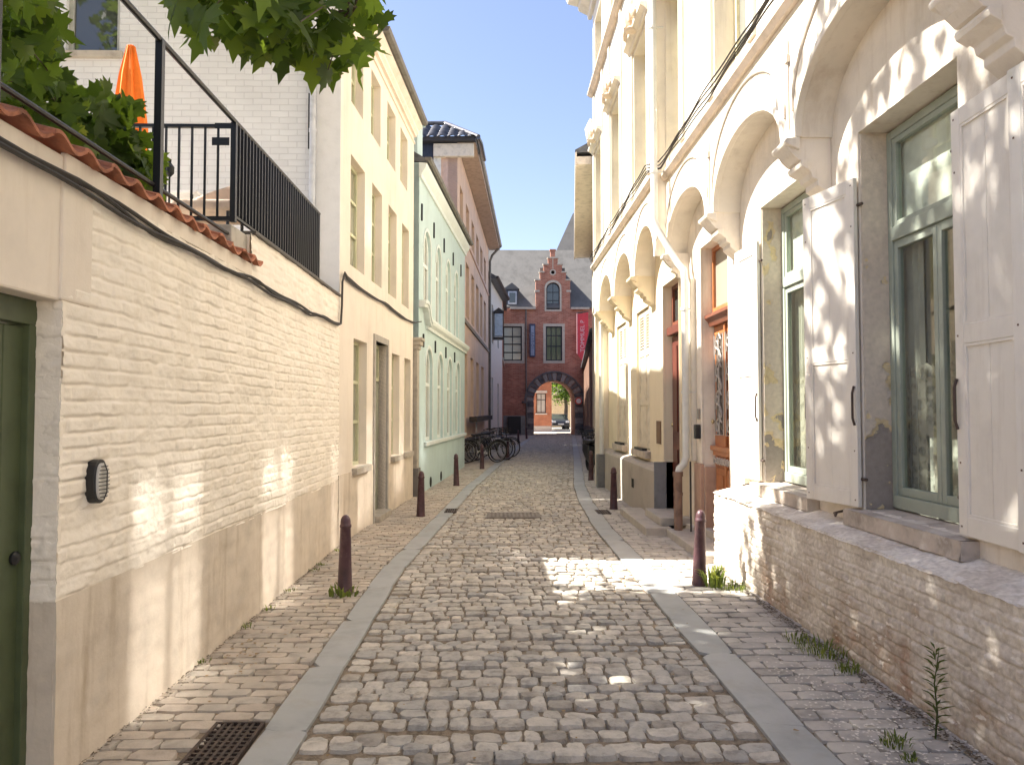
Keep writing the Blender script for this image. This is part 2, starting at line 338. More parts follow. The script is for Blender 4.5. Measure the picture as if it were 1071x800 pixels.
while y < 57:
    d = random.uniform(.114, .152); l, r = li(y)+.01, ri(y)-.01; W = r-l; n = round(W/.137); ws = [random.choice((.7, .85, 1, 1, 1.1, 1.3))*random.uniform(.9, 1.1) for _ in range(n)]
    s = sum(ws); x = l; ph = random.uniform(0, 6); sk = (math.atan2(li(y+1)-li(y), 1)+math.atan2(ri(y+1)-ri(y), 1))/2
    for k in range(n):
        ww = ws[k]/s*W; cx = x+ww/2; x += ww; bow = .035*math.sin(cx*1.9+ph)+.03*math.sin(cx*.8+y*.35)
        near.append if y < 16 else far.append
        rec = (cx, y+bow-sk*(cx-(l+r)/2), ww/2-random.uniform(.003, .008), d/2-random.uniform(.003, .008), -sk*.6+random.gauss(0, .05), crown(cx, l, r)+random.gauss(0, .004), random.random())
        (near if y < 15 else far).append(rec)
    y += d
stones('road', near, stone_m, K=8, H=.034, e=.007, drop=.004, dome=.0008, rough=.0032, cr=.085, warp=.0017)
stones('road_beyond', far, stone_m, K=5, H=.03, e=.009, drop=.005, dome=.001, rough=.004, cr=.09)
# kerb strips of bluestone
st = []
for (f, s0, s1) in ((li, -SL, 0), (ri, 0, SR)):
    y = -1.0
    while y < 53:
        L_ = random.uniform(.85, 1.15); cx = f(y+L_/2)+(s0+s1)/2; sk = math.atan2(f(y+L_)-f(y), L_)
        st.append((cx, y+L_/2, (s1-s0)/2-.003, L_/2-.003, -sk, .006+random.gauss(0, .001), random.random())); y += L_
stones('kerb_strip', st, blue_m, K=8, H=.03, e=.004, drop=.002, dome=.0005, rough=.0007, cr=.01, warp=.0008)
def pave(name, f0, f1, y0, y1, bw, bh, m, skip=(), K=5):
    lst = []; y = y0; r = 0
    while y < y1:
        a, b = f0(y+bh/2), f1(y+bh/2); x = a+(0 if r % 2 else -bw/2)+random.uniform(-.01, .01)
        while x < b:
            w_ = bw*random.choice((1, 1, 1, 1, .96, 1.04)); xa, xb = max(x, a), min(x+w_, b); x += w_
            if xb-xa < .03: continue
            if any(q[0] < (xa+xb)/2 < q[1] and q[2] < y+bh/2 < q[3] for q in skip): continue
            lst.append(((xa+xb)/2, y+bh/2+random.gauss(0, .002), (xb-xa)/2-.004, bh/2-.004, random.gauss(0, .008), .008+random.gauss(0, .0025), random.random()))
        y += bh; r += 1
    return stones(name, lst, m, K=K, H=.03, e=.005, drop=.003, dome=.001, rough=.0016, cr=.06, warp=.0008)
GR = (-1.50, -1.22, 3.30, 4.16)
pave('pavement_left', lambda y: wl(y)-.02, lambda y: li(y)-SL, -1, 53, .215, .115, brick_m, skip=[GR])
pave('pavement_right', lambda y: ri(y)+SR, lambda y: wr(y)+.12, -1, 53, .25, .135, slab_m)
# courtyard paving beyond the gate
cyd = mat('courtyard_paving', (.42,.38,.32), var=.15, bump=.2)
tag(MB().box(-12, 30, 57, 110, -.05, .0).build('courtyard_paving', cyd), kind='structure')
# ------------------------------------------------------------ iron grates
iron = mat('cast_iron', (.09,.07,.06), rough=.6, metal=.6, var=.3, scale=20, bump=.4, bscale=80, stain=(.22,.13,.08), stain_amt=.6, stain_scale=9)
dark_m = mat('dark_void', (.01,.01,.01), bump=0)
def grate(x0, x1, y0, y1, nx, ny, label, name='drain_grate'):
    t = empty(name, ((x0+x1)/2, (y0+y1)/2, 0), label=label, cat='drain grate')
    W, D = (x1-x0)/2, (y1-y0)/2; f = MB(); z1 = .012; z0 = -.03
    f.box(-W, W, -D, -D+.018, z0, z1); f.box(-W, W, D-.018, D, z0, z1); f.box(-W, -W+.018, -D+.018, D-.018, z0, z1); f.box(W-.018, W, -D+.018, D-.018, z0, z1)
    f.build('frame', iron, t, bevel=.002)
    g = MB(); 
    for i in range(1, nx): x = -W+.018+(2*W-.036)*i/nx; g.box(x-.008, x+.008, -D+.018, D-.018, z0, z1-.003)
    for i in range(1, ny): yy = -D+.018+(2*D-.036)*i/ny; g.box(-W+.018, W-.018, yy-.008, yy+.008, z0, z1-.0045)
    g.build('grid', iron, t)
    MB().box(-W+.01, W-.01, -D+.01, D-.01, -.045, -.028).build('pit', dark_m, t)
    return t
grate(-1.485, -1.225, 3.32, 4.14, 6, 18, 'rusty iron grid set in the left pavement at the bottom edge of the photo')
g2 = grate(-.86, -.66, 12.5, 12.95, 5, 8, 'small dark drain grate in the left kerb strip beyond the second bollard')
g3 = grate(1.62, 1.84, 12.3, 12.75, 5, 8, 'small dark drain grate beside the right kerb strip')
g2.location.z = g3.location.z = .004
iron2 = mat("worn_iron", (.24,.21,.18), rough=.7, metal=.3, var=.25, scale=10, bump=.3)
mh = empty('manhole_cover', (.26, 12.1, .012), label='flat dark rectangular iron cover in the middle of the cobbles', cat='manhole cover')
MB().box(-.42, .42, -.3, .3, -.03, .012).build('frame', iron2, mh, bevel=.004)
lid = MB(); lid.box(-.39, .39, -.27, .27, .010, .015)
for i in range(12):
    for j in range(8): lid.box(-.36+i*.062, -.33+i*.062, -.24+j*.062, -.21+j*.062, .014, .018)
lid.build('lid', iron2, mh)
# ------------------------------------------------------------ LEFT: garden wall
cream = mat('cream_paint', (.85,.78,.68), rough=.62, var=.05, scale=2.5, bump=.5, bscale=85, bdist=.003, stain=(.72,.62,.48), stain_amt=.4, stain_scale=1.1, streak=True)
cream_s = mat('cream_render', (.78,.70,.605), rough=.75, var=.06, scale=1.2, bump=.3, bscale=70, bdist=.003, stain=(.58,.48,.37), stain_amt=.5, stain_scale=.9, streak=True)
grey_pl = mat('beige_plinth', (.66,.575,.475), rough=.85, var=.09, scale=3, bump=.4, bscale=60, bdist=.003, stain=(.44,.35,.25), stain_amt=.75, stain_scale=1.4, streak=True)
terra = mat('terracotta', (.42,.17,.10), rough=.85, var=.3, scale=8, bump=.5, bscale=60, stain=(.16,.10,.08), stain_amt=.7, stain_scale=5)
black = mat('black_metal', (.012,.012,.014), rough=.42, var=.1, bump=.05, spec=.5)
gw = empty('garden_wall', (-1.95, 3.44, 0), PI/2, label='long cream painted brick garden wall with beige plinth along the left pavement', cat='wall')
# local: x along +Y from 3.44, y inward (-X)
LEN = 9.42-3.44
relief('brick_face', cream, gw, 0.0, LEN, .80, 2.72, y0=.0, seed=3, groove=.011, bh=.074, bw=.23)
relief('upper_face', cream, gw, 2.62, LEN, 2.72, 3.06, y0=.0, seed=8, groove=.007, step=(.02, .012))
core = MB(); core.box(.0, LEN, .02, .30, -.05, 2.80); core.box(2.64, LEN, .022, .32, 2.80, 3.055); core.build('core', cream_s, gw)
MB().box(.004, 2.62, -.008, .02, 2.71, 2.815).build('render_band', cream_s, gw, bevel=.006)
relief('jamb', cream, gw, -.15, 0.012, .8, 2.14, y0=0, seed=12, groove=.008, rough=.009, step=(.01, .008), bh=.09, bw=.5, xf=lambda x, y, z: (.0+y*1.0, -x, z))
pl = relief('plinth', grey_pl, gw, -.012, LEN, -.04, .815, y0=-.013, seed=21, groove=0.0, rough=.004, step=(.03, .03), wav=.006)
relief('plinth_return', grey_pl, gw, -.15, 0.02, -.04, .815, y0=.012, seed=22, groove=0.0, rough=.004, step=(.03, .03), xf=lambda x, y, z: (y-.012*2, -x, z))
# lintel and wall this side of the door
lt = MB(); lt.box(-1.30, .002, .0, .30, 2.14, 2.80); lt.box(-7.0, -1.30, .0, .30, -.05, 2.80); lt.build('lintel_wall', cream_s, gw, bevel=.012)
# tile coping
def pantile_row(x0, x1, per, y0, y1, z, tilt=.25, amp=.026, th=.018):
    mb = MB(); x = x0
    while x < x1-.05:
        p = per*random.uniform(.94, 1.06); n = 10; dz = random.uniform(-.006, .006); dy = random.uniform(-.012, .012); vs = []
        for j, yy in enumerate((y0+dy, y1)):
            for t_ in (0, 1):
                for i in range(n+1):
                    u = i/n; xx = x+u*(p+.02); zz = z+dz+amp*math.sin(2*PI*u+.6)*1.0+(yy-y0)*tilt-t_*th
                    vs.append((xx, yy, zz))
        m_ = n+1; fs = []
        for i in range(n):
            fs += [(i, i+1, 2*m_+i+1, 2*m_+i), (m_+i, 3*m_+i, 3*m_+i+1, m_+i+1), (i, m_+i, m_+i+1, i+1), (2*m_+i, 2*m_+i+1, 3*m_+i+1, 3*m_+i)]
        fs += [(0, 2*m_, 3*m_, m_), (n, m_+n, 3*m_+n, 2*m_+n)]
        mb.add(vs, fs); x += p
    return mb
pantile_row(-7.0, 2.72, .245, -.055, .38, 2.842).build('tile_coping', terra, gw, smooth=True)
MB().box(2.64, LEN+.02, -.03, .33, 3.058, 3.085).build('metal_edge', mat('dark_edge', (.10,.09,.08), rough=.6), gw, bevel=.004)
# green door
grn = mat('green_door_paint', (.075,.095,.045), rough=.5, var=.12, scale=4, bump=.15, bscale=30, spec=.4)
dm = MB()
for i in range(7): dm.box(-1.28+i*.182+.002, -1.28+(i+1)*.182-.002, .13, .17, .05, 2.02)
dr = dm.build('door', grn, gw, bevel=.006, label='dark green plank door')
MB().box(-.02, .235, -.014, .02, 2.145, 2.712).build('render_patch', cream_s, gw, bevel=.01)
MB().box(-.004, .03, -.006, .15, .83, 2.145).build('corner', cream, gw)
fr = MB(); fr.box(-1.30, .0, .10, .2, 2.03, 2.14); fr.box(-.055, -.002, .10, .2, .03, 2.03); fr.build('frame', grn, dr, bevel=.004)
kn = MB(); kn.lathe([(.0, 0), (.022, .0), (.03, .012), (.03, .02), (.018, .03), (0, .032)], n=14); ko = kn.build('knob', black, dr, smooth=True); ko.rotation_euler = (PI/2, 0, 0); ko.location = (-.09, .135, 1.02)
MB().box(-1.3, .0, -.02, .3, -.03, .045).build('door_sill', mat('sill_stone', (.33,.28,.22)), gw, bevel=.008)
# oval bulkhead lamp
lamp = empty('bulkhead_lamp', (-1.945, 3.72, 1.315), PI/2, label='small black oval caged outdoor lamp on the cream brick wall', cat='wall lamp')
def oval(a, b, n=24): return [(a*math.copysign(abs(math.cos(t))**.8, math.cos(t)), b*math.copysign(abs(math.sin(t))**.8, math.sin(t))) for t in [2*PI*i/n for i in range(n)]]
MB().prism(oval(.062, .105), -.045, .0).build('housing', black, lamp, bevel=.012)
MB().prism(oval(.046, .088), -.062, -.044).build('glass', mat('lamp_glass', (.62,.60,.55), rough=.3, bump=0, spec=.6), lamp, bevel=.01)
cg = MB()
for k in range(-4, 5): 
    hw = .05*math.sqrt(max(.1, 1-(k/5.2)**2)); cg.tube([(-hw, -.062, k*.018), (0, -.072, k*.018), (hw, -.062, k*.018)], .0025, 5)
cg.tube([(0, -.06, -.09), (0, -.075, -.05), (0, -.075, .05), (0, -.06, .09)], .003, 5)
cg.build('cage', black, lamp)
# ------------------------------------------------------------ railing on the wall
rail = empty('terrace_railing', (-2.0, 3.0, 0), PI/2, label='black metal railing with thin balusters on top of the cream garden wall', cat='railing')
R = lambda Y: Y-3.0
a = MB(); a.tube([(R(-4), .0, 3.83), (R(8.55), .0, 3.86)], .019, 8); a.build('top_rail', black, rail)
a = MB(); a.tube([(R(-4), .02, 2.96), (R(5.74), .02, 2.98)], .014, 8); a.build('lower_rail', black, rail)
for Y in (3.02, 4.50, -.5): MB().box(R(Y)-.021, R(Y)+.021, -.021, .021, 2.84, 3.845).build('post', black, rail)
for Y in (5.78, 8.5): MB().box(R(Y)-.02, R(Y)+.02, -.02, .02, 3.08, 3.84).build('post', black, rail)
MB().box(R(5.78), R(8.5), -.012, .012, 3.12, 3.14).build('bottom_rail', black, rail)
n = 34
for i in range(1, n):
    Y = 5.78+(8.5-5.78)*i/n; MB().box(R(Y)-.009, R(Y)+.009, -.02, .02, 3.14, 3.84).build('baluster', black, rail)
rail2 = empty('cross_railing', (-2.0, 5.78, 0), 0, label='short black railing across the terrace end, facing the camera', cat='railing')
a = MB(); a.box(-1.3, -.02, -.015, .015, 3.80, 3.825); a.build('top_rail', black, rail2)
a = MB(); a.box(-1.3, -.02, -.015, .015, 3.09, 3.12); a.build('bottom_rail', black, rail2)
for i in range(13): MB().box(-.12-i*.098-.007, -.12-i*.098+.007, -.008, .008, 3.12, 3.80).build('baluster', black, rail2)
MB().box(-.14, -.0, -.022, -.016, 3.79, 3.83).build('bracket', black, rail2); MB().box(-.16, -.03, -.022, -.016, 3.66, 3.72).build('bracket', black, rail2)
conc = mat('concrete', (.42,.39,.34), var=.15, bump=.4)
tag(MB().box(-9, -1.99, 5.72, 9.44, 2.6, 3.05).build('terrace', conc, bevel=.01), kind='structure')
MB().box(-9, -2.27, -8, 5.72, -.05, .6).build('garden_ground', earth_m)['kind'] = 'structure'
# closed orange parasol, garden chair, small table, lantern
org = mat('orange_canvas', (.85,.20,.025), rough=.8, var=.12, scale=3, bump=.3, bscale=30)
par = empty('parasol', (-3.62, 7.5, 3.05), label='closed orange parasol standing behind the railing among the leaves', cat='parasol')
pm = MB(); n = 24; prof = [(.0, 2.22), (.03, 2.20), (.075, 1.9), (.115, 1.4), (.12, 1.0), (.085, .86), (.13, .75), (.155, .45), (.14, .40)]
for i, (r_, z_) in enumerate(prof):
    for k in range(n): t = 2*PI*k/n; rr_ = r_*1.2*(1+.22*math.cos(t*8+z_*1.5)); pm.v.append((rr_*math.cos(t), rr_*math.sin(t), z_))
for i in range(len(prof)-1):
    for k in range(n): a_ = i*n+k; b_ = i*n+(k+1) % n; pm.f.append((a_, b_, b_+n, a_+n)); pm.m.append(0)
pm.build('canopy', org, par, smooth=True)
MB().lathe([(.1, .85), (.1, .9)], n=16).build('strap', mat('pale_strap', (.8,.7,.6)), par)
MB().tube([(0, 0, .03), (0, 0, .8)], .022).build('pole', mat('wood_pole', (.3,.2,.12)), par); MB().lathe([(.25, 0), (.25, .05), (.06, .08)]).build('base', conc, par, bevel=.01)
ch = empty('garden_chair', (-2.62, 7.0, 3.13), label='beige garden chair with rounded back behind the short railing', cat='chair')
cb = mat('beige_cushion', (.50,.38,.29), rough=.8)
o = MB().prism([(-.27,.28),(.27,.28),(.29,.48),(.24,.62),(.14,.66),(-.05,.60),(-.22,.53),(-.30,.47)], .18, .25).build('backrest', cb, ch, bevel=.03, seg=3)
MB().box(-.27, .27, -.25, .2, .30, .40).build('seat', cb, ch, bevel=.03, seg=3)
for sx in (-.22, .22):
    for sy in (-.2, .18): MB().tube([(sx, sy, -.08), (sx, sy, .31)], .015).build('leg', black, ch)
wt = mat('white_laminate', (.8,.8,.78), rough=.5, bump=0)
tb = empty('terrace_table', (-3.35, 7.7, 3.05), label='white topped terrace table behind the railing post', cat='table')
MB().box(-.55, .45, -.35, .35, .70, .73).build('tabletop', wt, tb, bevel=.008)
for sx in (-.48, .38):
    for sy in (-.28, .28): MB().tube([(sx, sy, 0), (sx, sy, .70)], .016).build('leg', black, tb)
ln = empty('candle_lantern', (-2.62, 6.1, 3.05), label='thin black garden torch on a rod just behind the railing post', cat='lantern')
MB().tube([(0, 0, 0), (0, 0, .48)], .008).build('rod', black, ln); MB().lathe([(.01, .47), (.034, .50), (.036, .55), (.012, .585), (.014, .61), (.0, .62)], n=14).build('lamp_head', black, ln, smooth=True)
# ------------------------------------------------------------ cables on the left
cab = mat('cable_rubber', (.045,.04,.036), rough=.6, bump=0)
cb_ = MB()
def wob(y, k): return .012*math.sin(y*2.1+k*1.3)+.008*math.sin(y*5.3+k)
for k in range(3):
    pts = [(-1.925+.006*k, y_, 2.70-.012*k-.03*math.sin((y_-3)/6*PI)+wob(y_, k)*(1 if k != 1 else 2)) for y_ in np.linspace(-2, 9.2, 60)]
    pts += [(-1.915, 9.36+k*.012, 2.72), (-1.915, 9.42+k*.012, 2.95), (-1.915, 9.44+k*.012, 3.25), (-1.90, 9.52, 3.38-.012*k)]
    pts += [(-1.95+.06*(y_-9.45)+.03, y_, 3.36-.012*k-.035*abs(math.sin((y_-9.5)*1.2))+wob(y_, k)*.4) for y_ in np.linspace(9.7, 14.6, 24)]
    pts += [(-1.58, 14.85, 3.37), (-1.50, 15.1, 3.42)]
    cb_.tube(pts, .011, 6)
tag(cb_.build('cable_bundle', cab), 'dark cable bundle sagging along the left cream wall and house front', 'cable')
# ------------------------------------------------------------ LEFT: cream house
gl_far = glassmat('window_glass', (.05,.055,.05)); gl_blind = glassmat('window_glass_pale', (.30,.29,.23), rough=.08)
sage = mat('sage_paint', (.50,.50,.33), rough=.5, bump=.1, var=.06); stone_s = mat('sill_bluestone', (.42,.38,.32), rough=.8, var=.15)
zinc = mat('zinc', (.42,.42,.40), rough=.5, metal=.3, var=.1, bump=.1); zinc_d = mat('dark_zinc', (.17,.16,.14), rough=.6, metal=.2, var=.2)
slate = mat('slate', (.11,.115,.125), rough=.6, var=.25, scale=6, bump=.5, bscale=12)
def house_root(name, A, B, **k):
    th = math.atan2(B[1]-A[1], B[0]-A[0]); o = empty(name, (A[0], A[1], 0), th, **k); return o, math.hypot(B[0]-A[0], B[1]-A[1])
def gutter(parent, x0, x1, z, m, out=.16, r=.07):
    mb = MB(); prof = [(out*-1+r*math.cos(t)*-1+.0, z+r*math.sin(t)*-1) for t in [PI*i/8 for i in range(9)]]
    mb.prism([(-out-r, z+.01), (-out-r, z), (-out-r*.7, z-r*.7), (-out, z-r), (-out+r*.7, z-r*.7), (-out+r, z), (-out+r, z+.01)], x0, x1, axis='x')
    return mb.build('gutter', m, parent)
def sill(parent, x0, x1, z, m=None, out=.07, h=.09):
    return MB().box(x0-.05, x1+.05, -out, .12, z-h, z-.003).build('sill', m or stone_s, parent, bevel=.006)
def body(parent, W, D, z0, z1, m, x0=0.0):
    mb = MB(); mb.box(x0, x0+.12, .01, D, z0, z1-.01); mb.box(W-.12, W, .01, D, z0, z1-.01); mb.box(x0+.12, W-.12, D-.12, D, z0, z1-.01)
    mb.box(x0+.12, W-.12, .45, .5, z0, z1-.02); return mb.build('side_walls', m, parent)
ca, L1 = house_root('cream_house', (-1.95, 9.45), (-1.63, 14.8), label='tall cream rendered house with sage green windows, adjoining the garden wall', cat='house')
cu = lambda Y: (Y-9.45)*L1/5.35
gH = [(10.17,10.94),(12.74,13.42),(13.9,14.55)]; fH = [(9.95,10.75),(11.2,11.9),(12.4,13.1),(13.6,14.3)]; tH = [(9.95,10.6),(11.1,11.75),(12.25,12.95),(13.4,14.1)]
holes = [arch(cu(a), cu(b), .90, 2.62) for a, b in gH]+[arch(cu(a), cu(b), 3.56, 5.02) for a, b in fH]+[arch(cu(a), cu(b), 5.72, 6.68) for a, b in tH]
dh = arch(cu(11.42), cu(12.3), -.04, 2.70)
mb = panel(MB(), [(0,-.05),(dh[0][0],-.05),(dh[0][0],2.7),(dh[1][0],2.7),(dh[1][0],-.05),(L1,-.05),(L1,7.2),(0,7.2)], holes, depth=.2)
mb.build('front_wall', cream_s, ca)
for hs, z0, z1 in ((gH, .9, 2.62), (fH, 3.56, 5.02), (tH, 5.72, 6.68)):
    for a, b in hs:
        window(ca, cu(a), cu(b), z0, z1, .11, sage, gl_blind, v=(.5,), h=(.68, .34) if z0 < 5 else (.5,), fw=.05)
        if z0 < 1: sill(ca, cu(a), cu(b), z0)
pm_ = MB()
pm_.box(-.0, cu(10.1)-.0, -.012, .0, -.04, .86); pm_.box(cu(10.1), cu(11.02), -.012, 0, -.04, .78); pm_.box(cu(11.02), cu(11.34), -.012, 0, -.04, .86); pm_.box(cu(12.38), L1, -.012, 0, -.04, .80)
pm_.build('plinth', grey_pl, ca)
dd = MB(); dd.box(cu(11.34), cu(11.42), -.03, .2, -.02, 2.80); dd.box(cu(12.3), cu(12.38), -.03, .2, -.02, 2.80); dd.box(cu(11.42), cu(12.3), -.03, .2, 2.7, 2.8)
dd.build('door_surround', mat('grey_stone', (.40,.37,.33), var=.12), ca, bevel=.006)
dr = MB(); dr.box(cu(11.42), cu(12.3), .12, .17, .1, 2.1); dr.box(cu(11.5), cu(11.82), .105, .12, .3, 1.2); dr.box(cu(11.9), cu(12.22), .105, .12, .3, 1.2); dr.box(cu(11.5), cu(11.82), .105, .12, 1.35, 2.0); dr.box(cu(11.9), cu(12.22), .105, .12, 1.35, 2.0)
dr = dr.build('door', mat('grey_green_door', (.24,.25,.19), rough=.5), ca, bevel=.008); window(dr, cu(11.42), cu(12.3), 2.12, 2.7, .12, sage, gl_far, name='transom'); MB().box(cu(11.42), cu(12.3), -.1, .15, 0, .1).build('doorstep', stone_s, ca, bevel=.01)
body(ca, L1, 8, -.05, 7.25, cream_s)
co_ = MB(); co_.prism([(.01,7.0),(-.05,7.0),(-.05,7.04),(-.09,7.08),(-.09,7.12),(-.16,7.18),(-.16,7.24),(.01,7.24)], -.02, L1+.02, axis='x'); co_.box(0, L1, -.025, 0, 6.86, 6.9)
co_.build('cornice', cream_s, ca)
gutter(ca, cu(11.1), L1+.05, 7.30, zinc_d, out=.2)
rf = MB(); rf.prism([(-.2,7.245),(-.2,7.26),(2.0,10.2),(4.2,10.9),(8.1,7.26),(8.1,7.245)], -.03, L1+.04, axis='x'); rf.build('roof', slate, ca)  # mansard pitch steepened so the roof's shadow climbs higher on the facade opposite
# taller parapet block at the near end with its cornice
pb = MB(); pb.box(-.0, cu(10.75), .0, .5, 7.26, 7.75); pb.build('parapet', cream_s, ca)
pc = MB(); pc.prism([(.5,7.75),(-.04,7.75),(-.08,7.82),(-.16,7.88),(-.16,7.95),(.5,7.95)], -.05, cu(10.8), axis='x'); pc.build('parapet_cornice', cream_s, ca)
# white painted brick end wall above the terrace + drainpipe + window (belongs to the house)
wbr = brickmat('white_painted_brick', (.70,.715,.72), (.66,.675,.68), (.58,.59,.60), bump=.5, painted=True, rough=.7)
ew = empty('white_gable_wall', (-1.95, 9.44, 0), PI, label='white painted brick side wall rising behind the terrace, with a window high up', cat='wall')
# local x = -X direction, y = -Y ; wall faces camera at local y=+
W_ = lambda X: -1.95-X
g = MB()
hole = [(W_(-4.70), 6.10), (W_(-5.36), 6.10), (W_(-5.36), 7.2), (W_(-4.70), 7.2)]
panel(g, [(.30,3.0),(8,3.0),(8,7.6),(.30,7.3)], [hole], y=.0, depth=-.12, rim=False); g.build('brick_face', wbr, ew)
MB().box(.0, .30, -.1, .006, 3.0, 7.25).build('render_strip', mat('off_white_render', (.72,.71,.69), var=.04), ew)
dp = MB(); dp.tube([(.335, .05, 3.1), (.335, .05, 7.4)], .04, 12); dp.tube([(.335,.05,5.1),(.335,.05,5.14)], .048, 12); dp.build('drainpipe', mat('pale_zinc', (.55,.57,.6), rough=.4), ew, smooth=True)
MB().box(.385, .40, .01, .02, 4.9, 5.6).build('cable_clip', black, ew)
f = MB(); x0, x1 = W_(-4.70), W_(-5.36); z0, z1 = 6.1, 7.2
f.box(x0, x0+.06, -.12, -.06, z0, z1); f.box(x1-.06, x1, -.12, -.06, z0, z1); f.box(x0+.06, x1-.06, -.12, -.06, z0, z0+.06); f.box(x0+.06, x1-.06, -.12, -.06, z1-.06, z1)
f = f.build('window', mat('grey_frame', (.42,.43,.40)), ew, bevel=.005); MB().box(x0+.05, x1-.05, -.1, -.09, z0+.05, z1-.05).build('pane', gl_far, f)
MB().box(x0-.06, x1+.1, -.02, .07, z0-.08, z0-.003).build('sill', stone_s, ew, bevel=.005)
# ------------------------------------------------------------ LEFT: mint green house
mint = mat('mint_render', (.49,.61,.61), rough=.8, var=.05, scale=1.5, bump=.2, stain=(.38,.48,.46), stain_amt=.5, streak=True); mint_l = mat('mint_trim', (.66,.71,.69), rough=.7, var=.04, bump=.1)
gr_, L2 = house_root('mint_house', (-1.55, 15.1), (-.97, 22.8), label='pale mint green house with rows of arched windows and moulded cornice', cat='house')
gu = lambda Y: (Y-15.1)*L2/7.7
uw = [(15.9,16.75),(17.5,18.35),(19.1,19.95),(20.75,21.6)]
uW = [(15.6,16.5),(17.2,18.0),(18.8,19.6),(20.4,21.2)]
holes = [arch(gu(a), gu(b), 1.02, 2.98, .38) for a, b in uw]+[arch(gu(a), gu(b), 3.62, 5.42, .42) for a, b in uW]
panel(MB(), [(0,-.05),(L2,-.05),(L2,6.6),(0,6.6)], holes, depth=.16).build('front_wall', mint, gr_)
for a, b in uw: window(gr_, gu(a), gu(b), 1.02, 2.98, .05, mint_l, gl_blind, rise=.38, v=(.5,), h=(.62,), fw=.08, bw=.06)
for a, b in uW: window(gr_, gu(a), gu(b), 3.62, 5.42, .05, mint_l, gl_blind, rise=.42, v=(.5,), h=(.62,), fw=.08, bw=.06)
s_ = MB()
for a, b in uw: 
    o_ = arch(gu(a)-.07, gu(b)+.07, 1.02, 3.05, .45)[1:]; i_ = arch(gu(a), gu(b), 1.02, 2.98, .38)[1:]; s_.ring(o_, i_, -.02, .0, closed=False)
for a, b in uW:
    o_ = arch(gu(a)-.07, gu(b)+.07, 3.62, 5.49, .49)[1:]; i_ = arch(gu(a), gu(b), 3.62, 5.42, .42)[1:]; s_.ring(o_, i_, -.02, .0, closed=False)
s_.build('window_surrounds', mint_l, gr_)
MB().box(gu(15.75), L2, -.06, 0, .93, 1.015).build('sill_band', mint_l, gr_, bevel=.01)
c_ = MB(); c_.prism([(.01,3.36),(-.05,3.36),(-.06,3.42),(-.12,3.47),(-.14,3.52),(-.14,3.57),(.01,3.6)], gu(15.9), L2+.05, axis='x')
for dz, th in ((0, .035), (.07, .03)):
    pts = [(gu(15.1), 3.78+dz), (gu(15.3), 3.80+dz), (gu(15.5), 3.80+dz), (gu(15.62), 3.74+dz), (gu(15.72), 3.62+dz), (gu(15.85), 3.52+dz), (gu(16.0), 3.47+dz)]
    c_.prism(pts+[(x, z-.07) for x, z in reversed(pts)], -.12-dz*.4, .0)
c_.build('mid_cornice', mint_l, gr_)
c_ = MB(); c_.prism([(.01,6.3),(-.04,6.3),(-.05,6.38),(-.13,6.5),(-.15,6.58),(.01,6.6)], -.02, L2+.05, axis='x'); c_.build('cornice', mint_l, gr_)
gutter(gr_, -.05, L2+.1, 6.68, zinc_d, out=.18)
for Y in (15.3, 16.85, 18.4, 20.05, 21.7): MB().box(gu(Y)-.02, gu(Y)+.02, -.035, -.001, 5.48, 5.82).build('wall_anchor', black, gr_)
for Y in (15.55, 17.1, 18.75, 20.4): MB().box(gu(Y)-.02, gu(Y)+.02, -.035, -.001, 2.95, 3.22).build('wall_anchor', black, gr_)
for Y in (16.6, 18.1): MB().prism([(gu(Y)+.11*math.cos(t), .13+.11*math.sin(t)) for t in [2*PI*i/14 for i in range(14)]], -.012, .0).build('cellar_vent', dark_m, gr_)
body(gr_, L2, 8, -.05, 6.6, mint)
MB().prism([(-.18,6.62),(-.18,6.64),(4,9.2),(8.1,6.64),(8.1,6.62)], -.02, L2+.02, axis='x').build('roof', slate, gr_)
ck = MB(); ck.box(.05, .62, .05, .6, 6.62, 7.55); ck.box(.0, .67, .0, .65, 7.55, 7.68); ck.build('parapet_stub', mint, gr_, bevel=.01)
# stone pilaster in the gap between the two houses
pi_ = empty('corner_pilaster', (-1.56, 14.97, 0), math.radians(86), label='weathered grey corner column with carved capital between cream and mint houses', cat='column')
q = MB(); q.box(-.11, .11, -.02, .14, .55, 2.85); q.build('shaft', stone_s, pi_, bevel=.01)
q = MB(); q.box(-.14, .14, -.05, .14, -.02, .55); q.build('base', mat('dark_stone', (.17,.16,.15)), pi_, bevel=.01)
q = MB(); q.box(-.13, .13, -.05, .14, 2.85, 2.93); q.box(-.15, .15, -.09, .14, 2.93, 3.02); q.box(-.17, .17, -.12, .14, 3.02, 3.08); q.build('capital', stone_s, pi_, bevel=.01)
# ------------------------------------------------------------ LEFT: peach house
peach = mat('peach_render', (.76,.55,.41), rough=.85, var=.08, scale=1.2, bump=.25, stain=(.55,.39,.29), stain_amt=.5, streak=True); peach_p = mat('pinkish_render', (.64,.46,.38), rough=.85, var=.06)
ph, L3 = house_root('peach_house', (-1.2, 22.9), (-.44, 37.9), label='ochre peach rendered house with overhanging eaves and dark pantile roof', cat='house')
pu = lambda Y: (Y-22.9)*L3/15.0
X3 = [(23.6,24.6),(25.7,26.9),(27.9,29.2),(30.1,31.5),(32.3,33.7),(34.6,36.0)]
X2 = [(23.6,24.6),(25.7,26.9),(27.9,29.2),(30.1,31.5),(32.3,33.7),(34.6,36.0)]
X1 = [(25.0,26.3),(27.6,28.9),(30.2,31.6),(33.0,34.5)]
holes = [arch(pu(a), pu(b), 7.6, 8.7) for a, b in X3]+[arch(pu(a), pu(b), 4.85, 6.7) for a, b in X2]+[arch(pu(a), pu(b), 1.45, 3.6) for a, b in X1]
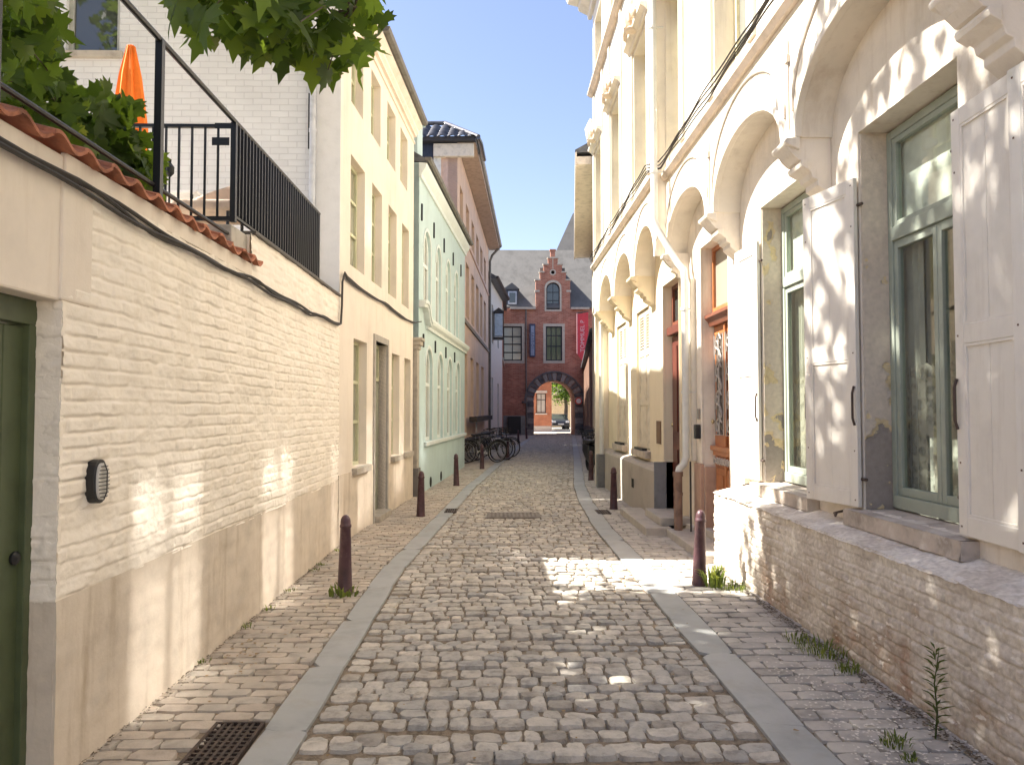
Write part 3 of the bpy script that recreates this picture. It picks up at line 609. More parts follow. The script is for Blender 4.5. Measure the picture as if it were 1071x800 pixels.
panel(MB(), [(0,-.05),(L3,-.05),(L3,9.7),(0,9.7)], holes, depth=.3).build('front_wall', peach, ph)
brn = mat('brown_frame', (.25,.17,.11), rough=.6)
for hs, z0, z1 in ((X3, 7.6, 8.7), (X2, 4.85, 6.7), (X1, 1.45, 3.6)):
    for a, b in hs: window(ph, pu(a), pu(b), z0, z1, .2, brn, gl_far, v=(.5,), h=(.65,))
MB().box(0, L3, -.06, 0, 4.55, 4.68).build('string_course', mat('grey_band', (.30,.25,.2)), ph); MB().box(0, L3, -.05, 0, 7.35, 7.43).build('string_course', peach_p, ph)
MB().box(0, L3, -.04, 0, -.04, .75).build('plinth', mat('grey_plinth', (.36,.31,.25), var=.15), ph)
body(ph, L3, 9, -.05, 9.7, peach_p)
ev = MB(); ev.box(-.1, L3+.25, -.55, 0.0, 9.72, 9.86); ev.build('eaves_soffit', mat('soffit_wood', (.48,.36,.28)), ph); gutter(ph, -.05, L3+.25, 9.92, zinc, out=.6)
dpp = MB(); dpp.tube([(L3-.1, -.62, 9.85), (L3-.1, -.2, 9.4), (L3-.1, -.08, 9.1), (L3-.1, -.08, .1)], .06, 8); dpp.build('drainpipe', zinc_d, ph)
pant = mat('black_pantiles', (.075,.075,.082), rough=.2, var=.3, scale=4, bump=.2, spec=.8)
r_ = MB(); r_.prism([(-.6,9.88),(-.6,9.93),(2.6,10.72),(9,9.93),(9,9.88)], 1.2, L3+.25, axis='x'); r_.build('roof', pant, ph)
# near hipped bay, slate hung and tiled, facing the camera: local x negative = towards camera
hipm = MB(); NX, NZ = 11, 6
# slope faces local -x; runs along local y from -.55 to 2.3, rises from z 9.75 to 11.0 while x goes -.35 -> 1.3
ny_ = NX*8; nz_ = NZ*4; vs = []; 
for j in range(nz_+1):
    t = j/nz_; c = (t*NZ) % 1.0 if j < nz_ else 1.0
    for i in range(ny_+1):
        u = i/ny_; yy = -.62+u*3.4; lim0 = -.62+t*1.15
        yy = max(yy, lim0); wv = .07*abs(math.sin(PI*u*NX))-.09*c*1.0
        vs.append((-.38+t*1.5+wv*-.5, yy, 9.80+t*.95+wv))
hipm.add(vs, [(j*(ny_+1)+i, j*(ny_+1)+i+1, (j+1)*(ny_+1)+i+1, (j+1)*(ny_+1)+i) for j in range(nz_) for i in range(ny_)])
hipm.build('hip_tiles', pant, ph, smooth=False)
hr = MB(); hr.tube([(-.40, -.66, 9.80), (1.12, .52, 10.80)], .07, 8); hr.tube([(1.12, .5, 10.80), (1.12, 3.0, 10.80)], .07, 8); hr.tube([(-.42, -.66, 9.76), (-.1, -.72, 9.70), (1.4, -.72, 9.70)], .06, 8); hr.build('ridge_tiles', pant, ph, smooth=True)
navy = mat('navy_slates', (.035,.045,.075), rough=.6, var=.2, scale=15, bump=.3)
MB().box(-.03, .0, .75, 2.9, 6.0, 9.84).build('slate_hanging', navy, ph)
MB().box(-.30, 1.2, -.55, 3.4, 9.74, 9.86).build('roof_soffit', mat('dark_soffit', (.06,.06,.07)), ph)
MB().box(-.16, .0, -.5, .72, 9.30, 9.70).build('eaves_box', mat('cream_timber', (.74,.66,.55), bump=.1), ph, bevel=.02)
MB().box(-.06, .0, .50, .72, 6.6, 9.3).build('corner_board', mat('white_timber', (.78,.76,.70), bump=.1), ph)
fb = empty('flower_box', (-.78, 29.5, 1.3), math.atan2(15, .76), label='long dark flower box under the lower windows of the peach house', cat='flower box')
MB().box(-3.6, 5.6, -.28, -.02, -.02, .16).build('trough', mat('dark_wood', (.06,.05,.045)), fb)
MB().box(-.9, -.2, -.03, -.02, -.45, -.05).build('hanging_cloth', mat('cloth_white', (.7,.68,.62)), fb)
# ------------------------------------------------------------ LEFT: small white house, lantern sign, brick wing
whm = mat('white_render', (.66,.62,.56), var=.05); wh, L4 = house_root('small_white_house', (-.40, 38.2), (.30, 46.0), label='narrow white rendered house between the peach house and the brick gate', cat='house')
holes = [arch(1.2, 2.0, 1.2, 3.4), arch(4.6, 5.5, .05, 3.2), arch(1.2, 2.0, 5.2, 7.2), arch(4.6, 5.5, 5.2, 7.2)]
panel(MB(), [(0,-.05),(L4,-.05),(L4,8.3),(0,8.3)], holes, depth=.2).build('front_wall', whm, wh)
for h_ in holes: window(wh, h_[0][0], h_[1][0], h_[0][1], h_[2][1], .1, brn, gl_far, v=(.5,), h=(.6,))
body(wh, L4, 7, -.05, 8.3, whm); MB().prism([(-.35,8.3),(-.35,8.42),(3.4,10.6),(7,8.42),(7,8.3)], -.05, L4, axis='x').build('roof', slate, wh); gutter(wh, 0, L4, 8.42, black, out=.35, r=.12)
rb = brickmat('red_brick', (.38,.14,.09), (.54,.24,.16), (.48,.38,.31), bw=.24, bh=.07, ms=.014)
rw, L5 = house_root('brick_wing', (.30, 46.3), (.42, 52.9), label='low red brick wing with pale sill bands left of the gate', cat='house')
panel(MB(), [(0,-.05),(L5,-.05),(L5,8.6),(0,8.6)], [arch(1.6, 3.0, .05, 3.0), arch(1.6, 3.4, 4.95, 7.7)], depth=.2).build('front_wall', rb, rw)
window(rw, 1.6, 3.0, .05, 3.0, .1, brn, gl_far, v=(.5,), h=(.6,)); window(rw, 1.6, 3.4, 4.95, 7.7, .1, black, gl_far, v=(.5,), h=(.66,))
sst = mat('pale_stone', (.52,.45,.36), var=.12); MB().box(0, L5, -.08, 0, 4.72, 4.92).build('stone_band', sst, rw); MB().box(0, L5, -.06, 0, 7.75, 7.95).build('stone_band', sst, rw); body(rw, L5, 6, -.05, 8.6, rb)
MB().prism([(-.25,8.6),(-.25,8.7),(3,10.5),(6,8.7),(6,8.6)], 0, L5, axis='x').build('roof', slate, rw)
ls = empty('wall_lantern', (.08, 40.3, 6.2), 0, label='square white-panel lantern sign projecting from the small white house', cat='lantern')
ls['label'] = 'square lantern box with pale blue panel and black frame, projecting from the small white house'
q = MB(); q.box(-.28, .28, -.25, .25, -.78, -.66); q.box(-.28, .28, -.25, .25, .62, .70)
for sx in (-.26, .22):
    for sy in (-.23, .19): q.box(sx, sx+.04, sy, sy+.04, -.66, .62)
q.build('frame', black, ls); MB().box(-.21, .21, -.21, .21, -.6, .58).build('panel', mat('pale_blue_panel', (.50,.58,.66), rough=.4, bump=0), ls, bevel=.01); MB().prism([(-.28,.70),(.28,.70),(.0,.9)], -.2, .2).build('cap', black, ls)
MB().tube([(-.28, 0, .5), (-.5, .0, .5)], .02).build('bracket', black, ls)
# ------------------------------------------------------------ GATE BUILDING
gt = empty('gate_building', (0, 53, 0), 0, label='red brick gatehouse with stepped gable and round stone arch closing the street', cat='gatehouse')
cx, r1, zs = 3.97, 1.47, 2.33
archh = [(cx-r1, 0)]+[(cx-r1*math.cos(t), zs+r1*math.sin(t)) for t in [PI*i/20 for i in range(21)]]+[(cx+r1, 0)]
gab = [(2.68,8.8),(2.68,10.75),(2.98,10.75),(2.98,11.3),(3.25,11.3),(3.25,11.85),(3.55,11.85),(3.55,12.3),(4.22,12.3),(4.22,11.85),(4.52,11.85),(4.52,11.3),(4.79,11.3),(4.79,10.75),(5.09,10.75),(5.09,8.8)]
outer = [(-1.5,0)]+archh+[(9.5,0),(9.5,8.8)]+list(reversed(gab))+[(-1.5,8.8)]
wA = arch(3.42, 4.36, 8.72, 10.62, .45); wL = arch(.40, 1.72, 5.15, 7.55); wC = arch(3.38, 4.52, 5.15, 7.55); oc = [(3.88+.13*math.cos(t), 11.33+.13*math.sin(t)) for t in [2*PI*i/14 for i in range(14)]]
panel(MB(), outer, [wA, wL, wC, oc], depth=.35).build('front_wall', rb, gt)
ob = MB(); ob.prism(oc, .2, .22); ob.build('oculus_pane', dark_m, gt)
window(gt, 3.42, 4.36, 8.72, 10.62, .15, black, gl_far, rise=.45, v=(.5,), h=(.33,.66), fw=.07)
window(gt, .40, 1.72, 5.15, 7.55, .1, black, gl_blind, v=(.5,), h=(.22,.48,.72), fw=.09, bw=.06); window(gt, 3.38, 4.52, 5.15, 7.55, .1, black, glassmat('green_reflecting_glass', (.13,.15,.08), rough=.1), v=(.3,.66), h=(.42,.75), fw=.09, bw=.06)
q = MB(); q.ring(arch(.22, 1.90, 4.97, 7.73), wL, -.03, .0); q.ring(arch(3.20, 4.70, 4.97, 7.73), wC, -.03, .0); q.ring(arch(3.30, 4.48, 8.60, 10.78, .52), wA, -.03, 0)
q.ring([(3.88+.22*math.cos(t), 11.33+.22*math.sin(t)) for t in [2*PI*i/14 for i in range(14)]], oc, -.03, 0); q.build('stone_surrounds', sst, gt)
q = MB()
for (x0, x1, z) in ((2.62,3.02,10.75),(2.92,3.29,11.3),(3.19,3.59,11.85),(3.49,4.28,12.3),(4.48,4.85,11.3),(4.18,4.58,11.85),(4.75,5.15,10.75)): q.box(x0, x1, -.06, .41, z+.002, z+.10)
q.build('gable_copings', sst, gt); q = MB(); q.box(3.72, 4.04, .0, .3, 12.3, 12.85); q.box(3.67, 4.09, -.05, .35, 12.85, 12.95); q.build('pinnacle', rb, gt)
q = MB(); q.box(2.62, 2.95, -.04, .3, 9.95, 10.08); q.box(4.82, 5.15, -.04, .3, 9.95, 10.08); q.box(3.85,3.91,-.03,.0,11.6,12.3); q.build('gable_stones', sst, gt)
# arch ring of alternating stones
drk = mat('dark_bluestone', (.14,.13,.125), rough=.7, var=.3, scale=3, bump=.5); grs = mat('grey_arch_stone', (.30,.27,.24), var=.2); NB = 17
for i in range(NB):
    t0, t1 = PI*i/NB+.012, PI*(i+1)/NB-.012; ro = 1.98
    P = [(cx-r*math.cos(t), zs+r*math.sin(t)) for r, t in ((r1-.03, t0), (r1-.03, (t0+t1)/2), (r1-.03, t1), (ro, t1), (ro, (t0+t1)/2), (ro, t0))]
    MB().prism(P, -.09, .25).build('arch_stone', drk if i % 2 else grs, gt, bevel=.02)
for sgn in (-1, 1):
    for k in range(6):
        x = cx+sgn*(r1+.24); z0_ = k*.39; MB().box(x-.28, x+.28, -.09-.02*(k < 2), .25, z0_, z0_+.38).build('arch_stone', drk if k % 2 else grs, gt, bevel=.02)

rg = MB(); rg.ring([(cx-2.1*math.cos(t), zs+2.1*math.sin(t)) for t in [PI*i/24 for i in range(25)]], [(cx-1.99*math.cos(t), zs+1.99*math.sin(t)) for t in [PI*i/24 for i in range(25)]], -.14, .0, closed=False); rg.box(cx-2.25, cx-1.95, -.14, 0, zs-.12, zs); rg.box(cx+1.95, cx+2.25, -.14, 0, zs-.12, zs)
rg.build('hood_mould', drk, gt)
MB().box(.42, 1.95, -.06, 0, -.02, 1.35).build('plinth', mat('grey_plinth2', (.28,.26,.23)), gt, bevel=.01); MB().box(6.0, 9, -.06, 0, -.02, 1.35).build('plinth', MATS['grey_plinth2'], gt)
# passage
q = MB(); ts = [PI*i/16 for i in range(17)]; A = [(cx-r1, 0)]+[(cx-r1*math.cos(t), zs+r1*math.sin(t)) for t in ts]+[(cx+r1, 0)]
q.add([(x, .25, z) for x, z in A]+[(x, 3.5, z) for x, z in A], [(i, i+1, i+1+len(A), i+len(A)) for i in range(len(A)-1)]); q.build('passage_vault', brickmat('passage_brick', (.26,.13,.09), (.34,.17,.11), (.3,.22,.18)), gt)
q = MB(); q.box(-1.5, cx-r1-.02, .36, 3.5, 0, 8.8); q.box(cx+r1+.02, 9.5, .36, 3.5, 0, 8.8); q.box(cx-r1-.02, cx+r1+.02, .36, 3.5, 3.85, 8.8); q.build('body', rb, gt)
rfm = mat('weathered_slates', (.125,.12,.112), rough=.7, var=.14, scale=1.5, bump=.5, bscale=20, stain=(.085,.082,.08), stain_amt=.6, streak=True)
q = MB(); q.prism([(.02,8.82),(.02,8.93),(2.9,13.5),(6.2,8.95),(6.2,8.82)], -2.6, 9.5, axis='x'); q.build('roof', rfm, gt)
q = MB(); q.prism([(.36,10.75),(.36,11.7),(2.6,11.7),(1.4,10.75)], 3.0, 4.75, axis='x'); q.build('gable_roof', rfm, gt)
MB().box(.9, 2.66, -.25, .0, 8.72, 8.86).build('gutter', sst, gt); MB().box(5.12, 6.4, -.25, 0, 8.72, 8.86).build('gutter', sst, gt)
for (x0, x1, nm) in ((.6, 1.45, 0),):
    d_ = MB(); d_.box(x0, x1, .1, 1.6, 8.95, 10.15); d_ = d_.build('dormer', mat('dormer_slate', (.07,.075,.09), var=.2), gt); MB().box(x0+.15, x1-.1, .05, .1, 9.1, 10.0).build('dormer_window', mat('white_sash', (.5,.52,.55)), d_); MB().box(x0+.24, x1-.18, .03, .05, 9.2, 9.9).build('pane', gl_far, d_)
    q = MB(); q.prism([(x0-.2, 10.15), (x1+.1, 10.15), ((x0+x1)/2, 10.6)], .0, 1.9); q.prism([(x1, 8.96), (x1+1.0, 8.96), (x1, 10.15)], .4, .9); q.build('dormer_roof', rfm if not nm else slate, d_)
q = MB(); q.tube([(2.0, -.1, 8.7), (2.0, -.1, 4.4), (2.05, -.1, .5)], .05, 8); q.build('drainpipe', zinc_d, gt); 
bx_ = empty('utility_cabinet', (1.18, 52.8, 0), label='square black metal cabinet against the gatehouse plinth left of the arch', cat='cabinet')
MB().box(-.45, .45, -.15, .12, .12, 1.3).build('body', black, bx_, bevel=.02); MB().box(-.42, -.01, -.17, -.15, .16, 1.26).build('door', black, bx_, bevel=.005); MB().box(.01, .42, -.17, -.15, .16, 1.26).build('door', black, bx_, bevel=.005); MB().box(-.47, .47, -.14, .14, -.01, .12).build('foot', drk, bx_)
# signs
bs = empty('vertical_sign', (2.44, 52.85, 5.4), label='narrow dark blue upright sign on the brick between the gatehouse windows', cat='sign')
MB().box(-.2, .2, -.08, .1, 0, 2.3).build('panel', mat('navy_sign', (.055,.065,.11), rough=.4, bump=0), bs, bevel=.02); MB().box(-.11, .13, -.09, -.078, .1, 2.15).build('face', mat('sign_face', (.26,.29,.38), rough=.4, bump=0), bs)
def text(s, size, m, parent, loc, rot, name='lettering', ext=.004):
    cu_ = bpy.data.curves.new(name, 'FONT'); cu_.body = s; cu_.size = size; cu_.extrude = ext; cu_.align_x = 'CENTER'; cu_.align_y = 'CENTER'
    o = bpy.data.objects.new(name, cu_); me = bpy.data.meshes.new_from_object(o); o2 = bpy.data.objects.new(name, me); me.materials.append(m); C.objects.link(o2); bpy.data.objects.remove(o)
    o2.parent = parent; o2.location = loc; o2.rotation_euler = rot; return o2
wl_ = mat('pale_lettering', (.72,.42,.42), bump=0, rough=.5); blk_l = mat('dark_lettering', (.03,.03,.06), bump=0)
text('I O U I V I', .26, blk_l, bs, (.02, -.095, 1.12), (PI/2, -PI/2, 0))
bn = empty('red_banner', (5.86, 52.3, 4.85), label='tall red banner with pale upright lettering at the right end of the gatehouse', cat='banner')
MB().prism([(-.38,.75),(-.05,.28),(.40,.0),(.40,3.6),(-.38,3.45)], -.03, .03).build('cloth', mat('red_canvas', (.62,.06,.07), rough=.7, var=.1), bn, bevel=.006); MB().prism([(-.40,.75),(-.35,.70),(-.35,3.55),(-.40,3.55)], -.035, .035).build('pale_edge', mat('pink_edge', (.75,.4,.38)), bn)
MB().tube([(-.42, .0, 3.55), (.42, 0, 3.66)], .03).build('top_bar', black, bn); MB().tube([(.0, 0, 3.6), (0, .7, 3.6)], .02).build('bracket', black, bn)
text('TOMMUEL P', .40, wl_, bn, (.0, -.036, 1.95), (PI/2, -PI/2, 0))
rs = empty('round_traffic_sign', (5.62, 52.7, 2.35), label='small round red and white traffic sign beside the gate arch', cat='traffic sign')
MB().lathe([(.0, 0), (.24, 0), (.24, .02), (0, .02)], n=24).build('rim', mat('sign_red', (.6,.1,.07), bump=0), rs).rotation_euler = (PI/2, 0, 0)
o = MB().lathe([(.0, .02), (.17, .02), (.17, .03), (0, .03)], n=24).build('face', mat('sign_white', (.7,.68,.66), bump=0), rs); o.rotation_euler = (PI/2, 0, 0)
# ------------------------------------------------------------ beyond the gate
cr = empty('courtyard_brick_house', (2.2, 62, 0), label='orange brick house with a white framed window seen through the arch', cat='house')
ob_ = brickmat('orange_brick', (.52,.19,.11), (.60,.25,.14), (.5,.4,.32)); hw = [(.98,1.5),(1.75,1.5),(1.75,3.1),(.98,3.1)]
panel(MB(), [(-3,0),(2.22,0),(2.22,7),(-3,7)], [hw], depth=.2).build('front_wall', ob_, cr); MB().box(2.1, 2.2, .01, 6, 0, 7).build('side_wall', ob_, cr)
window(cr, .98, 1.75, 1.5, 3.1, .06, black, glassmat('net_curtain_glass', (.6,.6,.56), rough=.3), v=(.5,), h=(.68,)); MB().box(.88, 1.85, -.05, .0, 3.12, 3.32).build('lintel', whm, cr); MB().box(.88, 1.85, -.08, .0, 1.38, 1.48).build('sill', whm, cr); MB().box(-3, 2.24, -.04, 0, 0, .45).build('plinth', whm, cr)
MB().box(-3, 2.2, -.3, 6, 7.0, 7.2).build('roof', slate, cr)
wp = empty('white_gate_pillar', (6.0, 60.5, 0), label='sunlit white pillar just right of the courtyard opening', cat='pillar'); MB().box(-.17, .9, -.2, .2, 0, 4.6).build('shaft', whm, wp, bevel=.02); MB().box(-.22, .95, -.25, .25, 4.6, 4.75).build('cap', whm, wp)
yw = mat('yellow_wall', (.66,.50,.30)); o = MB().box(2, 14, 78, 78.3, 0, 3.4).build('courtyard_wall', yw, bevel=.02); tag(o, 'low yellow wall at the back of the courtyard beyond the gate', 'wall')
def car(loc, rz):
    t = empty('parked_car', loc, rz, label='dark grey car parked in the courtyard seen through the arch', cat='car'); cp = mat('car_paint', (.03,.032,.04), rough=.25, spec=.6, bump=0)
    b = MB(); prof = [(-2.05,.35),(-2.1,.6),(-2.0,.82),(-1.2,.92),(-.55,1.35),(.6,1.42),(1.45,1.1),(2.0,.98),(2.1,.6),(2.05,.35)]
    b.prism(prof, -.82, .82); b.build('body', cp, t, bevel=.08, seg=3)
    g = MB(); g.prism([(-1.12,.93),(-.55,1.31),(.55,1.37),(1.3,1.1),(.9,.95)], -.835, .835); g.build('side_windows', gl_far, t); g = MB(); g.add([(-1.17,-.68,.95),(-1.17,.68,.95),(-.58,.6,1.34),(-.58,-.6,1.34)], [(0,1,2,3)]); g.build('windscreen', gl_far, t)
    for x in (-1.3, 1.3):
        for y in (-.8, .8): wv = MB().torus((0,0,0), .26, .09, ax='y', n=20, k=8).build('wheel', black, t); wv.location = (x, y, .33)
    for y in (-.6, .6): MB().box(-2.11, -2.0, y-.15, y+.15, .62, .76).build('headlight', mat('lamp_white', (.8,.8,.8), bump=0, rough=.2), t, bevel=.02)
    MB().box(-2.13, -2.1, -.26, .26, .45, .55).build('number_plate', wt, t)
    return t
car((5.5, 70.5, 0), PI/2+.1)
# church roof behind
cf = empty('church_roof', (8.3, 86, 0), label='steep grey slate church roof rising behind the gatehouse ridge', cat='church')
lead = mat('lead_slate', (.10,.098,.095), rough=.7, var=.12, scale=1); q = MB(); q.box(-3.5, 9, 0, 12, 0, 15.2); q.build('walls', sst, cf)
q = MB(); q.add([(-3.7,-.3,15.2),(9,-.3,15.2),(9,12,15.2),(-3.7,12,15.2),(.75,4.5,25.3),(9,4.5,25.3)], [(0,1,5,4),(0,4,3),(3,4,5,2),(0,3,2,1)]); q.build('roof', lead, cf); q = MB(); q.prism([(.75,22.5),(2.4,22.5),(.85,25.6)], 2.8, 4.4); q.build('dark_turret', slate, cf)
# ------------------------------------------------------------ RIGHT: white town house (near)
warm = mat('warm_white_render', (.74,.68,.58), rough=.75, var=.08, scale=1.4, bump=.4, bscale=60, bdist=.003, stain=(.46,.37,.28), stain_amt=.55, stain_scale=.9, streak=True)
warm_b = mat('worn_white_render', (.77,.70,.60), rough=.8, var=.09, scale=2.2, bump=.6, bscale=45, bdist=.005, stain=(.52,.42,.31), stain_amt=.6, stain_scale=1.6, streak=True)
jamb_m = mat('worn_jamb_render', (.60,.50,.39), rough=.85, var=.12, scale=3, bump=.8, bscale=30, bdist=.006, stain=(.40,.32,.24), stain_amt=.6, stain_scale=3)
sht = mat('shutter_paint', (.77,.72,.635), rough=.55, var=.05, scale=3, bump=.15, bscale=40, stain=(.55,.48,.40), stain_amt=.4, stain_scale=2.5, streak=True)
gg = mat('grey_green_frame', (.33,.365,.30), rough=.45, var=.06, bump=.08)
old_s = mat('worn_sill_stone', (.50,.43,.36), rough=.9, var=.2, scale=5, bump=1.0, bscale=30, bdist=.008, stain=(.72,.66,.58), stain_amt=.7, stain_scale=6)
upglass = glassmat('upper_glass', (.22,.22,.20), rough=.065, spec=.5, ior=2.6)
see = glassmat('clear_glass', see=True)
lace_n = None
def lacemat():
    m, n, b = newmat('lace'); L = n.links.new; tc = n.nodes.new('ShaderNodeTexCoord'); v = n.nodes.new('ShaderNodeTexVoronoi'); v.inputs['Scale'].default_value = 22; L(tc.outputs['Object'], v.inputs['Vector'])
    nz = n.nodes.new('ShaderNodeTexNoise'); nz.inputs['Scale'].default_value = 14; L(tc.outputs['Object'], nz.inputs['Vector']); r = n.nodes.new('ShaderNodeValToRGB'); r.color_ramp.elements[0].position = .40; r.color_ramp.elements[1].position = .58
    r.color_ramp.elements[0].color = (.25,.25,.25,1); r.color_ramp.elements[1].color = (.8,.8,.8,1); L(nz.outputs['Fac'], r.inputs[0]); L(r.outputs[0], b.inputs['Alpha']); b.inputs['Base Color'].default_value = (.62,.56,.46,1); b.inputs['Roughness'].default_value = .9; return m
lace = lacemat(); blind = mat('roller_blind', (.85,.84,.76), bump=.05)
wt_h = empty('white_town_house', (2.34, 10.45, 0), -PI/2, label='large off white town house at the right with blind arches, corbels and panelled shutters', cat='house')
U = lambda Y: 10.45-Y
SPR, RISE = 3.79, .60
arches = [(U(10.42), U(8.43)), (U(8.12), U(6.14)), (U(5.86), U(3.86)), (U(3.58), U(1.6)), (U(1.3), U(-.7))]
XE = U(-3)
low = [(0, SPR)]
for a, b in arches:
    c, h = (a+b)/2, (b-a)/2; low += [(a, SPR)]+[(c-h*math.cos(t), SPR+RISE*math.sin(t)**.9) for t in [PI*i/24 for i in range(1, 24)]]+[(b, SPR)]
low += [(XE, SPR)]
fW = [(9.6,10.68-.25),(6.97,8.07),(4.7,5.8),(2.4,3.5),(.1,1.2)]
fo = [arch(U(b), U(a), 5.10, 7.36) for a, b in fW]; so_ = [arch(U(b), U(a), 9.12, 10.4) for a, b in fW]
panel(MB(), low+[(XE, 11.2), (0, 11.2)], fo+so_, y=0, depth=.28).build('upper_wall', warm, wt_h)
yl = mat('pale_yellow_frame', (.72,.66,.42), rough=.5, bump=.05)
for a, b in fW:
    window(wt_h, U(b), U(a), 5.10, 7.36, .22, yl, upglass, v=(.5,), h=(.66,), fw=.07, bw=.07)
    window(wt_h, U(b), U(a), 9.12, 10.4, .22, yl, upglass, v=(.5,), h=(.6,), fw=.07)
def pilasters(parent, edges, z0, z1, m):
    for x0, x1 in edges:
        MB().box(x0, x1, -.035, .0, z0, z1).build('window_architrave', m, parent, bevel=.006)
pilasters(wt_h, [(U(b)-.22, U(b)-.04) for a, b in fW[1:]]+[(U(a)+.04, U(a)+.22) for a, b in fW], 5.05, 8.72, warm)
def hood(parent, x0, x1, z, m):
    q = MB(); q.prism([(.0, z), (-.05, z), (-.07, z+.04), (-.14, z+.08), (-.15, z+.12), (.0, z+.14)], x0-.2, x1+.2, axis='x'); h = q.build('window_hood', m, parent, bevel=.004)
    c = (x0+x1)/2; q = MB(); orn = mat('carved_stone', (.72,.60,.47), var=.15, bump=.8, bscale=60)
    q.lathe([(.001, -.05), (.07, -.03), (.09, 0), (.05, .05), (.001, .06)], (0, 0, 0), 12)
    for s_ in (-1, 1):
        pts = [(s_*(.05+.042*k), -.02, .10+.09*math.sin(k*.62)*(1 if k < 5 else .6)) for k in range(10)]
        q.tube(pts, [.05, .055, .05, .045, .042, .045, .045, .035, .028, .016], 7)
        q.torus((s_*.16, -.02, .15), .055, .022, ax='y', n=12); q.torus((s_*.36, -.02, .09), .045, .018, ax='y', n=12)
        for k in range(3): q.tube([(s_*(.04+.03*k), -.03, .08), (s_*(.08+.05*k), -.04, .26-.04*k), (s_*(.05+.06*k), -.05, .31-.04*k)], [.03, .035, .012], 6)
    q.tube([(0, -.03, .02), (0, -.05, .2), (0, -.03, .38)], [.07, .08, .02], 8)
    o = q.build('carved_ornament', orn, h, smooth=True); o.location = (c, -.13, z+.08); o.scale = (1.15, 1.3, 1.2)
    return h
for a, b in fW: hood(wt_h, U(b), U(a), 7.42, warm); 
def string(parent, x0, x1, z, m, out=.08, h=.12): return MB().prism([(.0, z), (-out*.5, z), (-out, z+h*.45), (-out, z+h*.8), (-.0, z+h)], x0, x1, axis='x').build('string_course', m, parent, bevel=.004)
scm = mat('weathered_string', (.62,.52,.42), var=.15, scale=3); string(wt_h, 0, XE, 4.83, scm); string(wt_h, 0, XE, 8.80, scm, .14, .12)
def cornice(parent, x0, x1, z, m):
    q = MB(); q.prism([(.0, z), (-.08, z), (-.10, z+.10), (-.30, z+.20), (-.32, z+.30), (-.55, z+.36), (-.62, z+.5), (-.62, z+.56), (.0, z+.58)], x0, x1, axis='x'); q.build('cornice', m, parent)
cornice(wt_h, 0, XE, 10.75, warm)
# hood line above the arches, with thin drops between
hl = MB()
for a, b in arches:
    c, h = (a+b)/2, (b-a)/2+.07; pts = [(a-.06, -.008, 4.02)]+[(c-h*math.cos(t), -.008, SPR+.22+(RISE+.14)*math.sin(t)) for t in [PI*i/20 for i in range(1, 20)]]+[(b+.06, -.008, 4.02)]
    hl.tube(pts, .012, 6)
    hl.tube([(b+.14, -.008, 3.9), (b+.14, -.008, 4.62)], .010, 6); hl.box(b+.11, b+.17, -.03, .0, 4.44, 4.50)
hl.build('hood_line', mat('line_grey', (.55,.49,.42)), wt_h)
ri_ = MB()
for a, b in arches:
    c, h = (a+b)/2, (b-a)/2; A = [(c-(h+.05)*math.cos(t), SPR+(RISE+.05)*max(0, math.sin(t))**.9) for t in [PI*i/28 for i in range(29)]]; B = [(c-(h-.012)*math.cos(t), SPR+(RISE-.012)*max(0, math.sin(t))**.9) for t in [PI*i/28 for i in range(29)]]
    ri_.ring(A, B, -.022, .04, closed=False)
ri_.build('arch_moulding', warm, wt_h, bevel=.008)
def corbel(parent, x0, x1, m, D=.28, zt=SPR):
    q = MB(); q.prism([(.0, zt+.02), (-.07, zt-.01), (-.085, zt-.05), (-.05, zt-.09), (-.03, zt-.12), (.02, zt-.17), (.05, zt-.18), (.05, zt-.23), (.12, zt-.27), (.13, zt-.31), (.17, zt-.33), (.17, zt-.37), (D, zt-.46), (D, zt+.02)], x0, x1, axis='x')
    q.prism([(.02, zt-.0), (-.085, zt-.01), (-.095, zt-.03), (-.085, zt-.055), (.02, zt-.10)], x0-.035, x1+.035, axis='x'); q.prism([(.10, zt-.175), (.035, zt-.18), (.03, zt-.20), (.04, zt-.225), (.10, zt-.26)], x0-.02, x1+.02, axis='x')
    q.build('corbel', m, parent, bevel=.006)
for i in range(len(arches)):
    x0 = arches[i-1][1] if i else 0.02; x1 = arches[i][0]+(0 if i else .1); corbel(wt_h, x0+.02, x1-.02 if i else .12, warm_b)
# recessed ground floor wall; local y = .28
G = .28
nW = [(6.30,7.50),(4.24,5.44),(1.9,3.1),(-.4,.8)]; door = (8.60, 9.66)
ho = [arch(U(b), U(a), .95, 3.67) for a, b in nW]; d0, d1 = U(door[1]), U(door[0])
panel(MB(), [(0,-.05),(d0,-.05),(d0,3.72),(d1,3.72),(d1,-.05),(XE,-.05),(XE,4.5),(0,4.5)], ho, y=G, depth=.24).build('ground_floor_wall', warm_b, wt_h)
